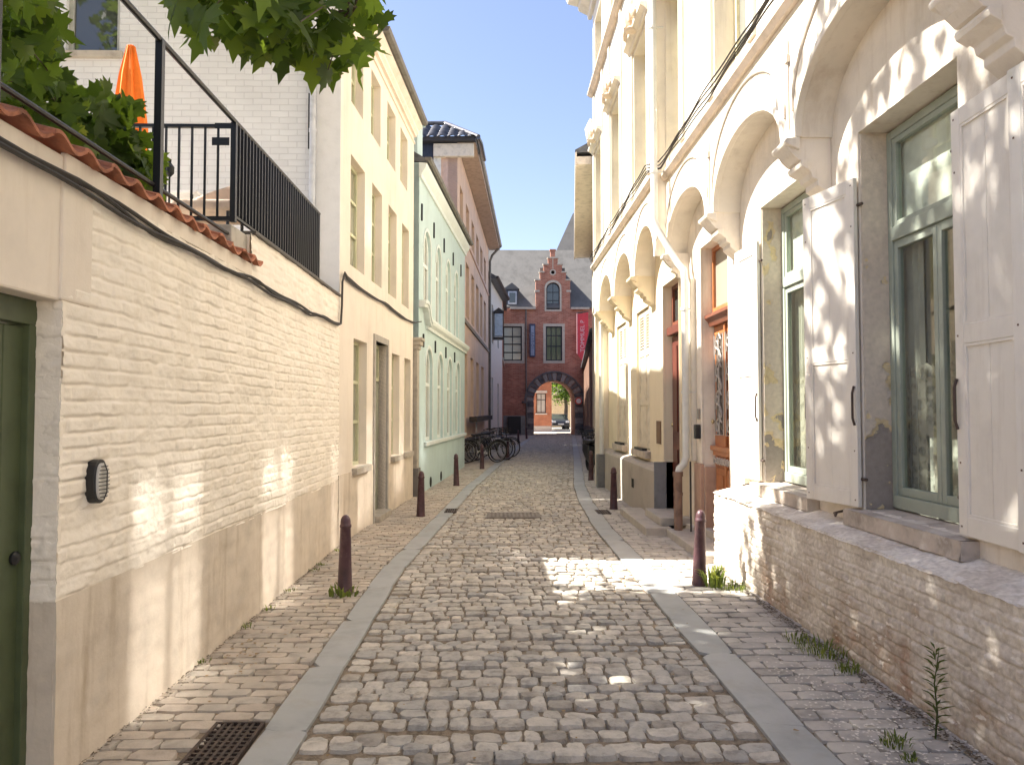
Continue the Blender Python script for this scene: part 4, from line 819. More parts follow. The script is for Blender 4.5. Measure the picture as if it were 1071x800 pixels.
# jamb linings with flaking plaster (the far jamb of each window)
def flakemat():
    m, n, b = newmat('flaking_jamb'); L = n.links.new; tc = n.nodes.new('ShaderNodeTexCoord'); sp = n.nodes.new('ShaderNodeSeparateXYZ'); L(tc.outputs['Object'], sp.inputs[0])
    nz = n.nodes.new('ShaderNodeTexNoise'); nz.inputs['Scale'].default_value = 4.5; nz.inputs['Detail'].default_value = 5; L(tc.outputs['Object'], nz.inputs['Vector'])
    mz = n.nodes.new('ShaderNodeMapRange'); L(sp.outputs[2], mz.inputs[0]); mz.inputs[1].default_value = 2.1; mz.inputs[2].default_value = .9; mz.inputs[3].default_value = -.12; mz.inputs[4].default_value = .17
    ad = n.nodes.new('ShaderNodeMath'); L(nz.outputs['Fac'], ad.inputs[0]); L(mz.outputs[0], ad.inputs[1])
    r = n.nodes.new('ShaderNodeValToRGB'); cr = r.color_ramp; cr.interpolation = 'EASE'; cr.elements[0].position = .52; cr.elements[0].color = (.70,.60,.48,1); cr.elements[1].position = .60; cr.elements[1].color = (.36,.31,.265,1)
    e = cr.elements.new(.54); e.color = (.76,.61,.36,1); e = cr.elements.new(.585); e.color = (.74,.59,.35,1); L(ad.outputs[0], r.inputs[0])
    n2 = n.nodes.new('ShaderNodeTexNoise'); n2.inputs['Scale'].default_value = 25; n2.inputs['Detail'].default_value = 6; L(tc.outputs['Object'], n2.inputs['Vector'])
    r2 = n.nodes.new('ShaderNodeValToRGB'); r2.color_ramp.elements[0].position = .3; r2.color_ramp.elements[0].color = (.7,.7,.7,1); r2.color_ramp.elements[1].position = .7; L(n2.outputs['Fac'], r2.inputs[0])
    mx = n.nodes.new('ShaderNodeMixRGB'); mx.blend_type = 'MULTIPLY'; mx.inputs[0].default_value = .6; L(r.outputs[0], mx.inputs[1]); L(r2.outputs[0], mx.inputs[2]); L(mx.outputs[0], b.inputs['Base Color'])
    a2 = n.nodes.new('ShaderNodeMath'); a2.operation = 'MULTIPLY_ADD'; L(n2.outputs['Fac'], a2.inputs[0]); a2.inputs[1].default_value = .35; rr = n.nodes.new('ShaderNodeMapRange'); L(ad.outputs[0], rr.inputs[0]); rr.inputs[1].default_value = .50; rr.inputs[2].default_value = .62; rr.inputs[3].default_value = 1; rr.inputs[4].default_value = 0; L(rr.outputs[0], a2.inputs[2])
    bp = n.nodes.new('ShaderNodeBump'); bp.inputs['Strength'].default_value = 1; bp.inputs['Distance'].default_value = .015; L(a2.outputs[0], bp.inputs['Height']); L(bp.outputs[0], b.inputs['Normal']); b.inputs['Roughness'].default_value = .9; return m
flk = flakemat()
def near_window(a, b, i):
    x0, x1 = U(b), U(a); MB().box(x0-.001, x0+.012, G+.012, G+.24, .952, 3.655).build('jamb', flk, wt_h, bevel=.004)
    y = G+.20; q = MB(); z0, z1 = .97, 3.655; xa, xb = x0+.012, x1-.002; W = .06
    q.box(xa, xa+W, y, y+.07, z0, z1); q.box(xb-W, xb, y, y+.07, z0, z1); q.box(xa+W, xb-W, y, y+.07, z1-W, z1); q.box(xa+W, xb-W, y-.02, y+.07, z0, z0+.09); q.box(xa+W, xb-W, y-.01, y+.07, 2.86, 2.96)
    f = q.build('window', gg, wt_h, bevel=.006); xm = (xa+xb)/2
    for (c0, c1) in ((xa+W, xm), (xm, xb-W)):
        s = MB(); s.box(c0+.002, c0+.05, y+.01, y+.055, z0+.092, 2.858); s.box(c1-.05, c1-.002, y+.01, y+.055, z0+.092, 2.858); s.box(c0+.05, c1-.05, y+.01, y+.055, z0+.092, z0+.15); s.box(c0+.05, c1-.05, y+.01, y+.055, 2.80, 2.858)
        s.build('casement', gg, f, bevel=.005); MB().box(c0+.045, c1-.045, y+.03, y+.034, z0+.14, 2.81).build('pane', see, f)
    s = MB(); s.box(xa+W, xa+W+.045, y+.01, y+.055, 2.962, z1-W); s.box(xb-W-.045, xb-W, y+.01, y+.055, 2.962, z1-W); s.box(xa+W+.045, xb-W-.045, y+.01, y+.055, 2.962, 3.0); s.box(xa+W+.045, xb-W-.045, y+.01, y+.055, z1-W-.04, z1-W); s.build('fanlight', gg, f, bevel=.005)
    MB().box(xa+W+.04, xb-W-.04, y+.03, y+.034, 2.99, z1-W-.03).build('pane', see, f)
    MB().box(xa+.02, xb-.02, y+.075, y+.08, 2.9, z1).build('blind', blind, f)
    lc = MB(); nn = 60; 
    for (zz0, zz1, nm) in ((z0+.02, 1.95, 0),):
        vs = []; 
        for k in range(nn+1): xx = xa+.02+(xb-xa-.04)*k/nn; yy = y+.11+.012*math.sin(k*1.3); vs += [(xx, yy, zz0), (xx, yy, zz1+.03*math.sin(k*.8)**2)]
        lc.add(vs, [(2*k, 2*k+2, 2*k+3, 2*k+1) for k in range(nn)])
    lc.build('curtain', lace, f, smooth=True)
    lc = MB()
    for (ca_, cb_2) in ((xa, xa+.26), (xb-.26, xb)):
        vs = []
        for k in range(17): xx = ca_+(cb_2-ca_)*k/16; yy = y+.13+.02*math.sin(k*1.5); vs += [(xx, yy, z0+.02), (xx, yy, 2.95)]
        lc.add(vs, [(2*k, 2*k+2, 2*k+3, 2*k+1) for k in range(16)])
    lc.build('curtain', mat('dim_curtain', (.55,.52,.44), bump=0), f, smooth=True)
    s = relief('sill', old_s, wt_h, x0-.10, x1+.10, .835, .945, y0=G-.10, seed=40+i, groove=0, rough=.016, step=(.012, .012), wav=.006)
    top = MB(); n_ = 50; vs = []
    for k in range(n_+1): xx = x0-.10+(x1-x0+.2)*k/n_; e = random.uniform(-.006, .004); vs += [(xx, G-.105+e, .944+random.uniform(-.003, .003)), (xx, G+.22, .957)]
    top.add(vs, [(2*k, 2*k+2, 2*k+3, 2*k+1) for k in range(n_)]); 
    top.box(x0-.108, x1+.108, G-.104, G+.1, .836, .943)
    top.build('sill_top', old_s, s)
    return f
for i, (a, b) in enumerate(nW): near_window(a, b, i)
MB().box(d1+.3, XE, 1.6, 1.65, .3, 4.4).build('interior_wall', mat('interior_dark', (.55,.53,.46), bump=0), wt_h)
MB().box(d1+.3, XE, G+.3, 1.6, .3, .34).build('interior_floor', mat('interior_floor', (.12,.09,.07), bump=0), wt_h)
# panelled shutters; hinge at local (hx, G), width .6 ; dirn +1 extends to +x
def shutter(hx, dirn, ang, label=None):
    w_, z0, z1 = .60, .965, 3.34; zm = 2.02; th = .034; q = MB(); X = lambda a: dirn*a
    def bx(a, b, y0, y1, z0_, z1_): q.box(min(X(a), X(b)), max(X(a), X(b)), y0, y1, z0_, z1_)
    s = .085
    bx(0, s, -th, 0, z0, z1); bx(w_-s, w_, -th, 0, z0, z1); bx(s, w_-s, -th, 0, z0, z0+.11); bx(s, w_-s, -th, 0, z1-.10, z1); bx(s, w_-s, -th, 0, zm, zm+.11)
    sh = q.build('shutter', sht, wt_h, bevel=.005, label=label); sh.location = (hx, G-.012, 0); sh.rotation_euler = (0, 0, -dirn*math.radians(ang))
    p = MB(); q = p; m3 = s+(w_-2*s)/2
    for (a, b) in ((z0+.11, zm), (zm+.11, z1-.10)):
        bx(s, m3-.0015, -th+.012, -.008, a, b); bx(m3+.0015, w_-s, -th+.012, -.008, a, b)
    p.build('boards', sht, sh); p = MB(); q = p
    for (a, b) in ((z0+.11, zm), (zm+.11, z1-.10)):
        bx(s, s+.014, -th+.003, -th+.013, a, b); bx(w_-s-.014, w_-s, -th+.003, -th+.013, a, b); bx(s+.014, w_-s-.014, -th+.003, -th+.013, a, a+.014); bx(s+.014, w_-s-.014, -th+.003, -th+.013, b-.014, b)
    p.build('beading', sht, sh)
    p = MB(); q = p
    for z in (z0+.05, z0+.4, zm+.05, z1-.35, z1-.05):
        for a in (.03, w_-.035): bx(a-.005, a+.005, -th-.002, -th+.001, z-.005, z+.005)
    p.build('screws', mat('rust', (.16,.09,.06)), sh)
    p = MB(); p.tube([(dirn*.02, -.04, 1.55), (dirn*.02, -.055, 1.6), (dirn*.02, -.055, 1.78), (dirn*.02, -.04, 1.83)], .009, 6); p.tube([(dirn*.02, .0, z1-.2), (dirn*-.05, .0, z1-.2)], .012, 6); p.tube([(dirn*.02, .0, z0+.2), (dirn*-.05, .0, z0+.2)], .012, 6); p.build('hinge', mat('rust_iron', (.10,.07,.055)), sh)
    return sh
shutter(U(5.44), -1, 13, 'far panelled shutter of the nearest window, swung slightly out from the wall'); shutter(U(4.24), 1, 2, 'largest panelled shutter, at the right edge of the photo')
shutter(U(7.50), -1, 3); shutter(U(6.30), 1, 1); shutter(U(3.1), -1, 4); shutter(U(1.9), 1, 4)
# shutter stays under sills
q = MB(); q.tube([(U(5.75), G-.01, .90), (U(5.75), G-.08, .885), (U(5.66), G-.11, .875), (U(5.6), G-.13, .90)], .009, 6); q.tube([(U(7.9), G-.01, .90), (U(7.9), G-.08, .885), (U(7.8), G-.1, .9)], .009, 6); q.build('shutter_stay', MATS['rust_iron'], wt_h)
# rough painted brick plinth with sloped top
plm = mat('worn_plinth_paint', (.56,.49,.41), rough=.9, var=.13, scale=2.4, bump=.7, bscale=45, bdist=.006, stain=(.36,.29,.225), stain_amt=.85, stain_scale=1.5)
def plinmat():
    m, n, b = newmat('old_brick_plinth'); L = n.links.new; tc = n.nodes.new('ShaderNodeTexCoord'); sp = n.nodes.new('ShaderNodeSeparateXYZ'); L(tc.outputs['Object'], sp.inputs[0])
    n1 = n.nodes.new('ShaderNodeTexNoise'); n1.inputs['Scale'].default_value = 2.2; n1.inputs['Detail'].default_value = 9; n1.inputs['Roughness'].default_value = .7; L(tc.outputs['Object'], n1.inputs['Vector'])
    mz = n.nodes.new('ShaderNodeMapRange'); L(sp.outputs[2], mz.inputs[0]); mz.inputs[1].default_value = .0; mz.inputs[2].default_value = .85; mz.inputs[3].default_value = .13; mz.inputs[4].default_value = -.06
    ad = n.nodes.new('ShaderNodeMath'); L(n1.outputs['Fac'], ad.inputs[0]); L(mz.outputs[0], ad.inputs[1]); r = n.nodes.new('ShaderNodeValToRGB'); cr = r.color_ramp
    cr.elements[0].position = .40; cr.elements[0].color = (.80,.74,.65,1); cr.elements[1].position = .78; cr.elements[1].color = (.42,.24,.16,1)
    for p_, c_ in ((.49, (.68,.61,.52,1)), (.58, (.59,.52,.44,1)), (.67, (.50,.40,.31,1))): e = cr.elements.new(p_); e.color = c_
    L(ad.outputs[0], r.inputs[0]); n2 = n.nodes.new('ShaderNodeTexNoise'); n2.inputs['Scale'].default_value = 30; n2.inputs['Detail'].default_value = 6; L(tc.outputs['Object'], n2.inputs['Vector'])
    r2 = n.nodes.new('ShaderNodeValToRGB'); r2.color_ramp.elements[0].position = .3; r2.color_ramp.elements[0].color = (.62,.60,.58,1); r2.color_ramp.elements[1].position = .62; L(n2.outputs['Fac'], r2.inputs[0])
    mx = n.nodes.new('ShaderNodeMixRGB'); mx.blend_type = 'MULTIPLY'; mx.inputs[0].default_value = .7; L(r.outputs[0], mx.inputs[1]); L(r2.outputs[0], mx.inputs[2])
    # flecks of remaining paint
    n3 = n.nodes.new('ShaderNodeTexNoise'); n3.inputs['Scale'].default_value = 9; n3.inputs['Detail'].default_value = 7; mp = n.nodes.new('ShaderNodeMapping'); mp.inputs['Scale'].default_value = (1, 1, 2.2); mp.inputs['Location'].default_value = (3, 1, 5); L(tc.outputs['Object'], mp.inputs[0]); L(mp.outputs[0], n3.inputs['Vector'])
    r3 = n.nodes.new('ShaderNodeValToRGB'); r3.color_ramp.elements[0].position = .61; r3.color_ramp.elements[0].color = (0,0,0,1); r3.color_ramp.elements[1].position = .64; L(n3.outputs['Fac'], r3.inputs[0])
    m2 = n.nodes.new('ShaderNodeMixRGB'); L(r3.outputs[0], m2.inputs[0]); L(mx.outputs[0], m2.inputs[1]); m2.inputs[2].default_value = (.74,.68,.60,1); L(m2.outputs[0], b.inputs['Base Color'])
    bp = n.nodes.new('ShaderNodeBump'); bp.inputs['Strength'].default_value = .8; bp.inputs['Distance'].default_value = .006; L(n2.outputs['Fac'], bp.inputs['Height']); L(bp.outputs[0], b.inputs['Normal']); b.inputs['Roughness'].default_value = .92; return m
opl = plinmat()
relief('plinth', opl, wt_h, U(8.22), XE, -.04, .79, y0=.0, seed=55, groove=.010, rough=.008, bh=.072, bw=.22, wav=.005, step=(.011, .008))
relief('plinth_ledge', opl, wt_h, U(8.22), XE, -.022, .30, y0=0, seed=57, groove=0, rough=.012, step=(.014, .014), xf=lambda x, y, z: (x, z*.98+.0, .785+z*.22-y*.8))
MB().box(U(8.22), U(8.215), -.0, G, -.04, .80).build('plinth_end', plm, wt_h); MB().prism([(0,-.04),(G,-.04),(G,.85),(0,.79)], U(8.235), U(8.22), axis='x').build('plinth_return', warm_b, wt_h, bevel=.008)
# pilaster and door surround
q = MB(); q.box(.06, .44, G-.06, G, 1.0, 3.4); q.box(.04, .46, G-.08, G, .0, .14)
for k in range(6): q.box(.055, .445, G-.066, G-.06, 1.0+k*.4, 1.0+k*.4+.385)
q.build('pilaster', warm, wt_h, bevel=.006)
pk = mat('pink_stone_plinth', (.46,.30,.22), rough=.6, var=.12, scale=4, bump=.15); q = MB(); q.box(.44+.03, d0-.0, G-.05, G, .0, .98); q.box(d0, d0+.05, G+.0, G+.24, .0, .95); q.build('door_plinth', pk, wt_h, bevel=.008)
q = MB(); q.box(d0-.16, d0-.0, G-.03, G, .985, 3.72); q.box(d0-.16, d1+.0, G-.03, G, 3.72, 3.86); q.build('door_surround', warm_b, wt_h, bevel=.008)
wood = mat('varnished_wood', (.42,.155,.055), rough=.35, var=.2, scale=3, bump=.15, bscale=25, spec=.5); wood_d = mat('dark_varnish', (.17,.06,.035), rough=.4, var=.2)
y = G+.12; q = MB(); q.box(d0, d1, y+.02, y+.07, .19, 2.72); W2 = d1-d0
for (a, b) in ((d0+.10, d0+W2/2-.03), (d0+W2/2+.03, d1-.10)):
    q.box(a, b, y+.0, y+.02, .38, .95); q.box(a+.06, b-.06, y-.015, y, .46, .87)
q.box(d0+.04, d1-.04, y-.02, y+.02, 1.10, 1.16); q.box(d0+.02, d1-.02, y-.05, y+.02, 1.16, 1.22); q.box(d0+W2/2-.02, d0+W2/2+.02, y-.012, y+.02, .2, 2.7)
D1 = q.build('door', wood, wt_h, bevel=.008, label='orange brown varnished door with curled ironwork')
for (a, b) in ((d0+.12, d0+W2/2-.05), (d0+W2/2+.05, d1-.12)):
    MB().box(a, b, y+.01, y+.019, 1.36, 2.60).build('pane', glassmat('door_glass', (.12,.10,.08)), D1)
    g = MB(); xm = (a+b)/2; g.tube([(xm, y-.01, 1.36), (xm, y-.01, 2.6)], .009, 6)
    for k in range(7):
        z = 1.45+k*.17; s = 1 if k % 2 else -1
        g.torus((xm+s*.06, y-.015, z), .05, .011, ax='y', n=14, k=5); g.tube([(xm+s*.11, y-.015, z), (xm+s*.06, y-.02, z+.09), (xm-s*.05, y-.02, z+.13), (xm-s*.11, y-.015, z+.06)], .011, 5)
    g.tube([(a, y-.01, 1.36), (b, y-.01, 1.36), (b, y-.01, 2.6), (a, y-.01, 2.6), (a, y-.01, 1.36)], .008, 5)
    g.build('ironwork', mat('painted_iron', (.42,.38,.34), rough=.4), D1, smooth=True)
q = MB()
for k in range(8): q.torus((d0+.16+k*.105, y-.03, 1.04), .036, .011, ax='y', n=12)
q.build('carving', MATS['painted_iron'], D1); q = MB(); q.lathe([(.0, 0), (.03, 0), (.035, .02), (.015, .03), (.035, .06), (.0, .075)], n=14); kk = q.build('knob', mat('brass', (.75,.65,.45), rough=.25, metal=.9, bump=0), D1, smooth=True); kk.rotation_euler = (PI/2, 0, 0); kk.location = (d0+.09, y+.02, 1.52)
q = MB(); q.prism([(y+.05, 2.72), (y-.04, 2.72), (y-.06, 2.78), (y-.10, 2.82), (y-.10, 2.86), (y+.05, 2.9)], d0-.02, d1+.02, axis='x'); q.build('transom_cornice', wood_d, D1)
window(wt_h, d0, d1, 2.9, 3.72, y, wood, gl_blind, name='transom_light', fw=.05)
MB().box(d0-.12, d0-.04, G-.055, G-.03, 1.55, 1.68).build('doorbell_plate', mat('steel_plate', (.35,.33,.3), rough=.3, metal=.7, bump=0), wt_h); MB().box(d0-.13, d0-.03, G-.10, G-.03, 1.30, 1.48).build('letterbox', black, wt_h, bevel=.01)
stp = mat('step_stone', (.46,.42,.37), rough=.8, var=.1, bump=.3); MB().box(U(10.15), U(8.28), -.10, G+.35, -.02, .10).build('doorstep', stp, wt_h, bevel=.012); MB().box(d0-.05, d1+.02, G-.02, G+.4, .10, .19).build('doorstep', stp, wt_h, bevel=.01)
# side/back/roof
q = MB(); q.box(.0, .1, .3, 9, 4.2, 11.2); q.box(XE-.1, XE, .3, 9, 0, 11.2); q.box(0, XE, 8.9, 9, 0, 11.2); q.box(0, XE, 1.8, 1.85, .0, 11.2); q.build('side_walls', warm, wt_h)
MB().prism([(-.5,11.34),(-.4,11.4),(4.5,14),(9,11.4),(9,11.34)], 0, XE, axis='x').build('roof', slate, wt_h)
MB().box(0, XE, .28, .5, 4.5, 4.52).build('ceiling', warm, wt_h)
# downpipe, in pale zinc with cast iron shoe
pz = mat('painted_downpipe', (.62,.62,.58), rough=.4, var=.05, bump=.05, spec=.5)
dn = empty('drainpipe', (0, 0, 0), label='pale grey drainpipe running down between the two right houses into a rusty iron shoe', cat='drainpipe')
q = MB(); P = [(2.13,10.25,11.0),(2.13,10.25,4.25)]; q.tube(P+[(2.16,10.22,4.12),(2.40,10.08,3.62),(2.47,10.03,3.52),(2.48,10.02,3.4),(2.48,10.02,1.05),(2.45,10.02,.96),(2.39,10.02,.90),(2.37,10.02,.82)], .047, 14)
q.build('pipe', pz, dn, smooth=True); q = MB()
for p in ((2.13,10.25,9.0),(2.13,10.25,6.9),(2.13,10.25,4.9),(2.48,10.02,3.0),(2.48,10.02,1.9)): q.tube([(p[0],p[1],p[2]-.02),(p[0],p[1],p[2]+.02)], .056, 14); q.tube([p, (p[0]+.14, p[1], p[2])], .012, 6)
q.build('bracket', pz, dn); q = MB(); q.tube([(2.37,10.02,.86),(2.37,10.02,.05)], .055, 14); q.tube([(2.37,10.02,.80),(2.37,10.02,.86)], .066, 14); q.tube([(2.37,10.02,.55),(2.37,10.02,.59)], .062, 14)
q.build('iron_shoe', mat('rusty_pipe', (.25,.16,.12), rough=.7, var=.25, bump=.3), dn, smooth=True); q = MB(); q.tube([(2.50,9.88,1.0),(2.50,9.88,.1)], .012, 6); q.build('cable', cab, dn)
# ------------------------------------------------------------ RIGHT: yellow town house
yel = mat('cream_yellow_render', (.80,.70,.52), rough=.8, var=.05, scale=1.3, bump=.25, bscale=60, stain=(.68,.56,.38), stain_amt=.4, streak=True); gpl = mat('grey_stone_plinth', (.42,.375,.32), rough=.85, var=.1, scale=2, bump=.3, stain=(.30,.26,.22), stain_amt=.5)
yh = empty('yellow_town_house', (2.19, 17.2, 0), -PI/2, label='cream yellow town house at the right with louvred shutters and grey stone plinth', cat='house')
V = lambda Y: 17.2-Y
LY = V(10.45); ya = [(V(16.2), V(14.45)), (V(14.1), V(12.35)), (V(12.0), V(10.35+.14))]
low = [(0, SPR)]
for a, b in ya:
    c, h = (a+b)/2, (b-a)/2; low += [(a, SPR)]+[(c-h*math.cos(t), SPR+RISE*math.sin(t)**.9) for t in [PI*i/20 for i in range(1, 20)]]+[(b, SPR)]
low += [(LY, SPR)]
uF = [(15.75,16.85),(13.4,14.5),(10.95,12.05)]
panel(MB(), low+[(LY, 11.2), (0, 11.2)], [arch(V(b), V(a), 5.10, 7.36) for a, b in uF]+[arch(V(b), V(a), 9.12, 10.4) for a, b in uF], depth=.31).build('upper_wall', warm, yh)
for a, b in uF:
    window(yh, V(b), V(a), 5.10, 7.36, .22, yl, upglass, v=(.5,), h=(.66,), fw=.07, bw=.07); window(yh, V(b), V(a), 9.12, 10.4, .22, yl, upglass, v=(.5,), h=(.6,), fw=.07); hood(yh, V(b), V(a), 7.42, warm)
pilasters(yh, [(V(b)-.22, V(b)-.04) for a, b in uF]+[(V(a)+.04, V(a)+.22) for a, b in uF], 5.05, 8.72, warm)
string(yh, 0, LY, 4.83, scm); string(yh, 0, LY, 8.80, scm, .14, .12); cornice(yh, -.25, LY, 10.75, warm)
for a, b in ya: 
    c, h = (a+b)/2, (b-a)/2; q = MB(); q.ring([(c-(h+.05)*math.cos(t), SPR+(RISE+.05)*math.sin(t)) for t in [PI*i/24 for i in range(25)]], [(c-(h-.01)*math.cos(t), SPR+(RISE-.01)*math.sin(t)) for t in [PI*i/24 for i in range(25)]], -.022, .03, closed=False); q.build('arch_moulding', warm, yh)
for x0, x1 in ((V(16.6), V(16.2)), (V(14.45), V(14.1)), (V(12.35), V(12.0))): corbel(yh, x0+.03, x1-.03, yel, D=.31)
q = MB()
for a, b in ya:
    c, h = (a+b)/2, (b-a)/2+.1; q.tube([(c-h*math.cos(t), -.008, SPR+.2+(RISE+.12)*math.sin(t)) for t in [PI*i/20 for i in range(21)]], .011, 6); q.tube([(b+.16, -.008, 4.0), (b+.16, -.008, 4.7)], .01, 6)
q.build('hood_line', MATS['line_grey'], yh)
yG = .31; yw_ = [(14.75,15.9),(12.5,13.65)]; dd0, dd1 = V(11.3), V(10.46)
panel(MB(), [(0,-.05),(dd0,-.05),(dd0,3.5),(dd1,3.5),(dd1,-.05),(LY,-.05),(LY,4.5),(0,4.5)], [arch(V(b), V(a), 1.0, 3.4) for a, b in yw_], y=yG, depth=.2).build('ground_floor_wall', yel, yh)
lv = mat('cream_louvre', (.72,.64,.50), rough=.6, bump=.1)
for a, b in yw_:
    x0, x1 = V(b), V(a); xm = (x0+x1)/2
    for c0, c1 in ((x0+.01, xm-.004), (xm+.004, x1-.01)):
        q = MB(); y = yG+.04; q.box(c0, c0+.07, y, y+.04, 1.02, 3.38); q.box(c1-.07, c1, y, y+.04, 1.02, 3.38)
        for z in (1.02, 1.75, 2.6, 3.29): q.box(c0+.07, c1-.07, y, y+.04, z, z+.09)
        q.box(c0+.07, c1-.07, y+.015, y+.03, 1.11, 1.75); q.box(c0+.07, c1-.07, y+.015, y+.03, 1.84, 2.6)
        for k in range(12): z = 2.70+k*.049; q.add([(c0+.07, y, z), (c1-.07, y, z), (c1-.07, y+.035, z+.04), (c0+.07, y+.035, z+.04)], [(0,1,2,3)])
        q.build('shutter', lv, yh, bevel=.003)
    MB().box(x0-.08, x1+.08, yG-.10, yG+.1, .88, .99).build('sill', old_s, yh, bevel=.008)
    tr = MB(); tr.box(x0+.2, x1-.2, yG-.09, yG-.01, .99, 1.03); tr.build('sill_tray', black, yh)
q = MB(); q.prism([(.13,-.04),(yG,-.04),(yG,.84),(.17,.80),(.13,.76)], 0, dd0-.03, axis='x'); q.build('plinth', gpl, yh, bevel=.01); q = MB(); q.box(dd0-.03, dd0, .13, yG+.25, -.04, .9); q.build('plinth_return', mat('blue_grey_stone', (.27,.27,.27)), yh)
q = MB(); q.box(dd0-.14, dd0-.0, yG-.04, yG, .9, 3.5); q.box(dd0-.14, dd1, yG-.04, yG, 3.5, 3.62); q.build('door_surround', yel, yh, bevel=.006)
q = MB(); q.box(dd0, dd1, yG+.1, yG+.16, .2, 2.75); q.box(dd0+.1, dd0+.36, yG+.08, yG+.1, .4, 1.1); q.box(dd0+.46, dd1-.1, yG+.08, yG+.1, .4, 1.1); q.box(dd0+.1, dd0+.36, yG+.08, yG+.1, 1.35, 2.6); q.box(dd0+.46, dd1-.1, yG+.08, yG+.1, 1.35, 2.6)
q.box(dd0-.0, dd1, yG+.02, yG+.1, 2.76, 2.88); D2 = q.build('door', mat('dark_red_door', (.12,.035,.025), rough=.35), yh, bevel=.008, label='dark red brown door'); q = MB(); q.lathe([(0,0),(.03,0),(.03,.03),(0,.05)], n=12); kk = q.build('knob', MATS['brass'], D2); kk.rotation_euler = (PI/2,0,0); kk.location = (dd0+.1, yG+.1, 1.45)
window(yh, dd0, dd1, 2.9, 3.5, yG+.1, wood_d, gl_far, name='transom_light')
MB().box(V(11.9), V(11.6), yG-.02, yG+.0, 1.15, 1.5).build('letterbox', mat('brown_box', (.2,.13,.08)), yh); MB().box(V(13.2), V(13.0), .125, .13, .35, .5).build('vent', dark_m, yh)
MB().box(V(12.3), V(10.15), -.22, .125, -.02, .11).build('doorstep', stp, yh, bevel=.012); MB().box(V(11.35), V(10.3), .0, yG+.3, .11, .22).build('doorstep', stp, yh, bevel=.012)
q = MB(); q.box(.0, .1, .01, 9, 0, 11.2); q.box(0, LY, 8.9, 9, 0, 11.2); q.box(.1, LY, 1.8, 1.85, 0, 11.2); q.build('side_walls', warm, yh); MB().box(0, LY, .3, .5, 4.5, 4.52).build('ceiling', warm, yh)
MB().prism([(-.5,11.34),(-.4,11.4),(4.5,14),(9,11.4),(9,11.34)], -.2, LY, axis='x').build('roof', slate, yh)
p2 = empty('drainpipe', (0, 0, 0), label='slim white drainpipe with dark square shoe at the far corner of the yellow house', cat='drainpipe'); q = MB(); q.tube([(2.27,16.6,4.3),(2.27,16.6,.7)], .05, 12); q.build('pipe', pz, p2, smooth=True); MB().box(2.16, 2.33, 16.5, 16.7, -.01, .72).build('iron_shoe', mat('shoe_grey', (.20,.20,.19)), p2, bevel=.01)
# cables along the right string course
q = MB()
for k in range(4):
    q.tube([((2.25 if y_ < 10.4 else 2.10)-.012*k, y_, 4.99+.022*k+wob(y_, k)*1.3) for y_ in np.linspace(1, 17, 90)], .009, 6)
tag(q.build('cable_bundle', cab), 'dark bundle of cables running along the ledge above the right arches', 'cable')
# ------------------------------------------------------------ RIGHT: next houses
nh, L6 = house_root('beige_corner_house', (3.5, 28.0), (2.44, 17.25), label='lower beige house beyond the yellow one with deep pale eaves and a tall green window', cat='house')
beige = mat('beige_render', (.72,.64,.46), var=.06, bump=.2, stain=(.55,.47,.34), stain_amt=.4); nu = lambda Y: (28-Y)*L6/10.75
hs = [arch(nu(20.6), nu(18.3), 1.0, 3.0), arch(nu(25.5), nu(23.5), 1.0, 3.0), arch(nu(20.2), nu(18.8), 4.4, 6.2), arch(nu(25.2), nu(23.8), 4.4, 6.2)]
panel(MB(), [(0,-.05),(L6,-.05),(L6,7.3),(0,7.3)], hs, depth=.2).build('front_wall', beige, nh); dg = mat('dark_green_frame', (.10,.15,.08))
for h_ in hs: window(nh, h_[0][0], h_[1][0], h_[0][1], h_[2][1], .08, dg, gl_far, v=(.33,.66), h=(.7,))
q = MB(); q.box(-.1, L6-.05, -.62, 0.0, 7.32, 7.5); q.box(-.1, L6-.05, -.66, -.62, 7.28, 7.62); q.build('eaves', mat('cream_eaves', (.74,.66,.56), bump=.05), nh); body(nh, L6, 7, -.05, 7.3, beige); MB().prism([(-.66,7.6),(-.66,7.66),(3,9.6),(7,7.66),(7,7.6)], 0, L6-.05, axis='x').build('roof', slate, nh)
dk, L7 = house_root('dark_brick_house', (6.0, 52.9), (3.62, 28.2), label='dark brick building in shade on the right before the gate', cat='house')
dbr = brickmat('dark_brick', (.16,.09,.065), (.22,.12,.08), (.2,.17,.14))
hs = [arch(x, x+1.0, .05 if i % 2 else 1.1, 3.0) for i, x in enumerate((2, 5.5, 9, 12.5, 16, 19.5))]
panel(MB(), [(0,-.05),(L7,-.05),(L7,4.6),(0,4.6)], hs, depth=.2).build('front_wall', dbr, dk)
for h_ in hs: window(dk, h_[0][0], h_[1][0], h_[0][1], h_[2][1], .1, black, gl_far, v=(.5,), h=(.6,))
body(dk, L7, 6, -.05, 4.6, dbr); MB().prism([(-.2,4.6),(-.2,4.7),(3,6.4),(6,4.7),(6,4.6)], 0, L7, axis='x').build('roof', slate, dk)
tw = empty('stone_turret', (7.0, 56.5, 8), label='pale rounded stone turret at the right end of the gatehouse roof', cat='turret'); MB().lathe([(.75, 0), (.75, 2.6), (.82, 2.65), (.82, 2.85), (.70, 2.9), (.0, 3.3)], n=24).build('drum', sst, tw)
bt = mat('right_roof_shrub', (.1,.15,.04))
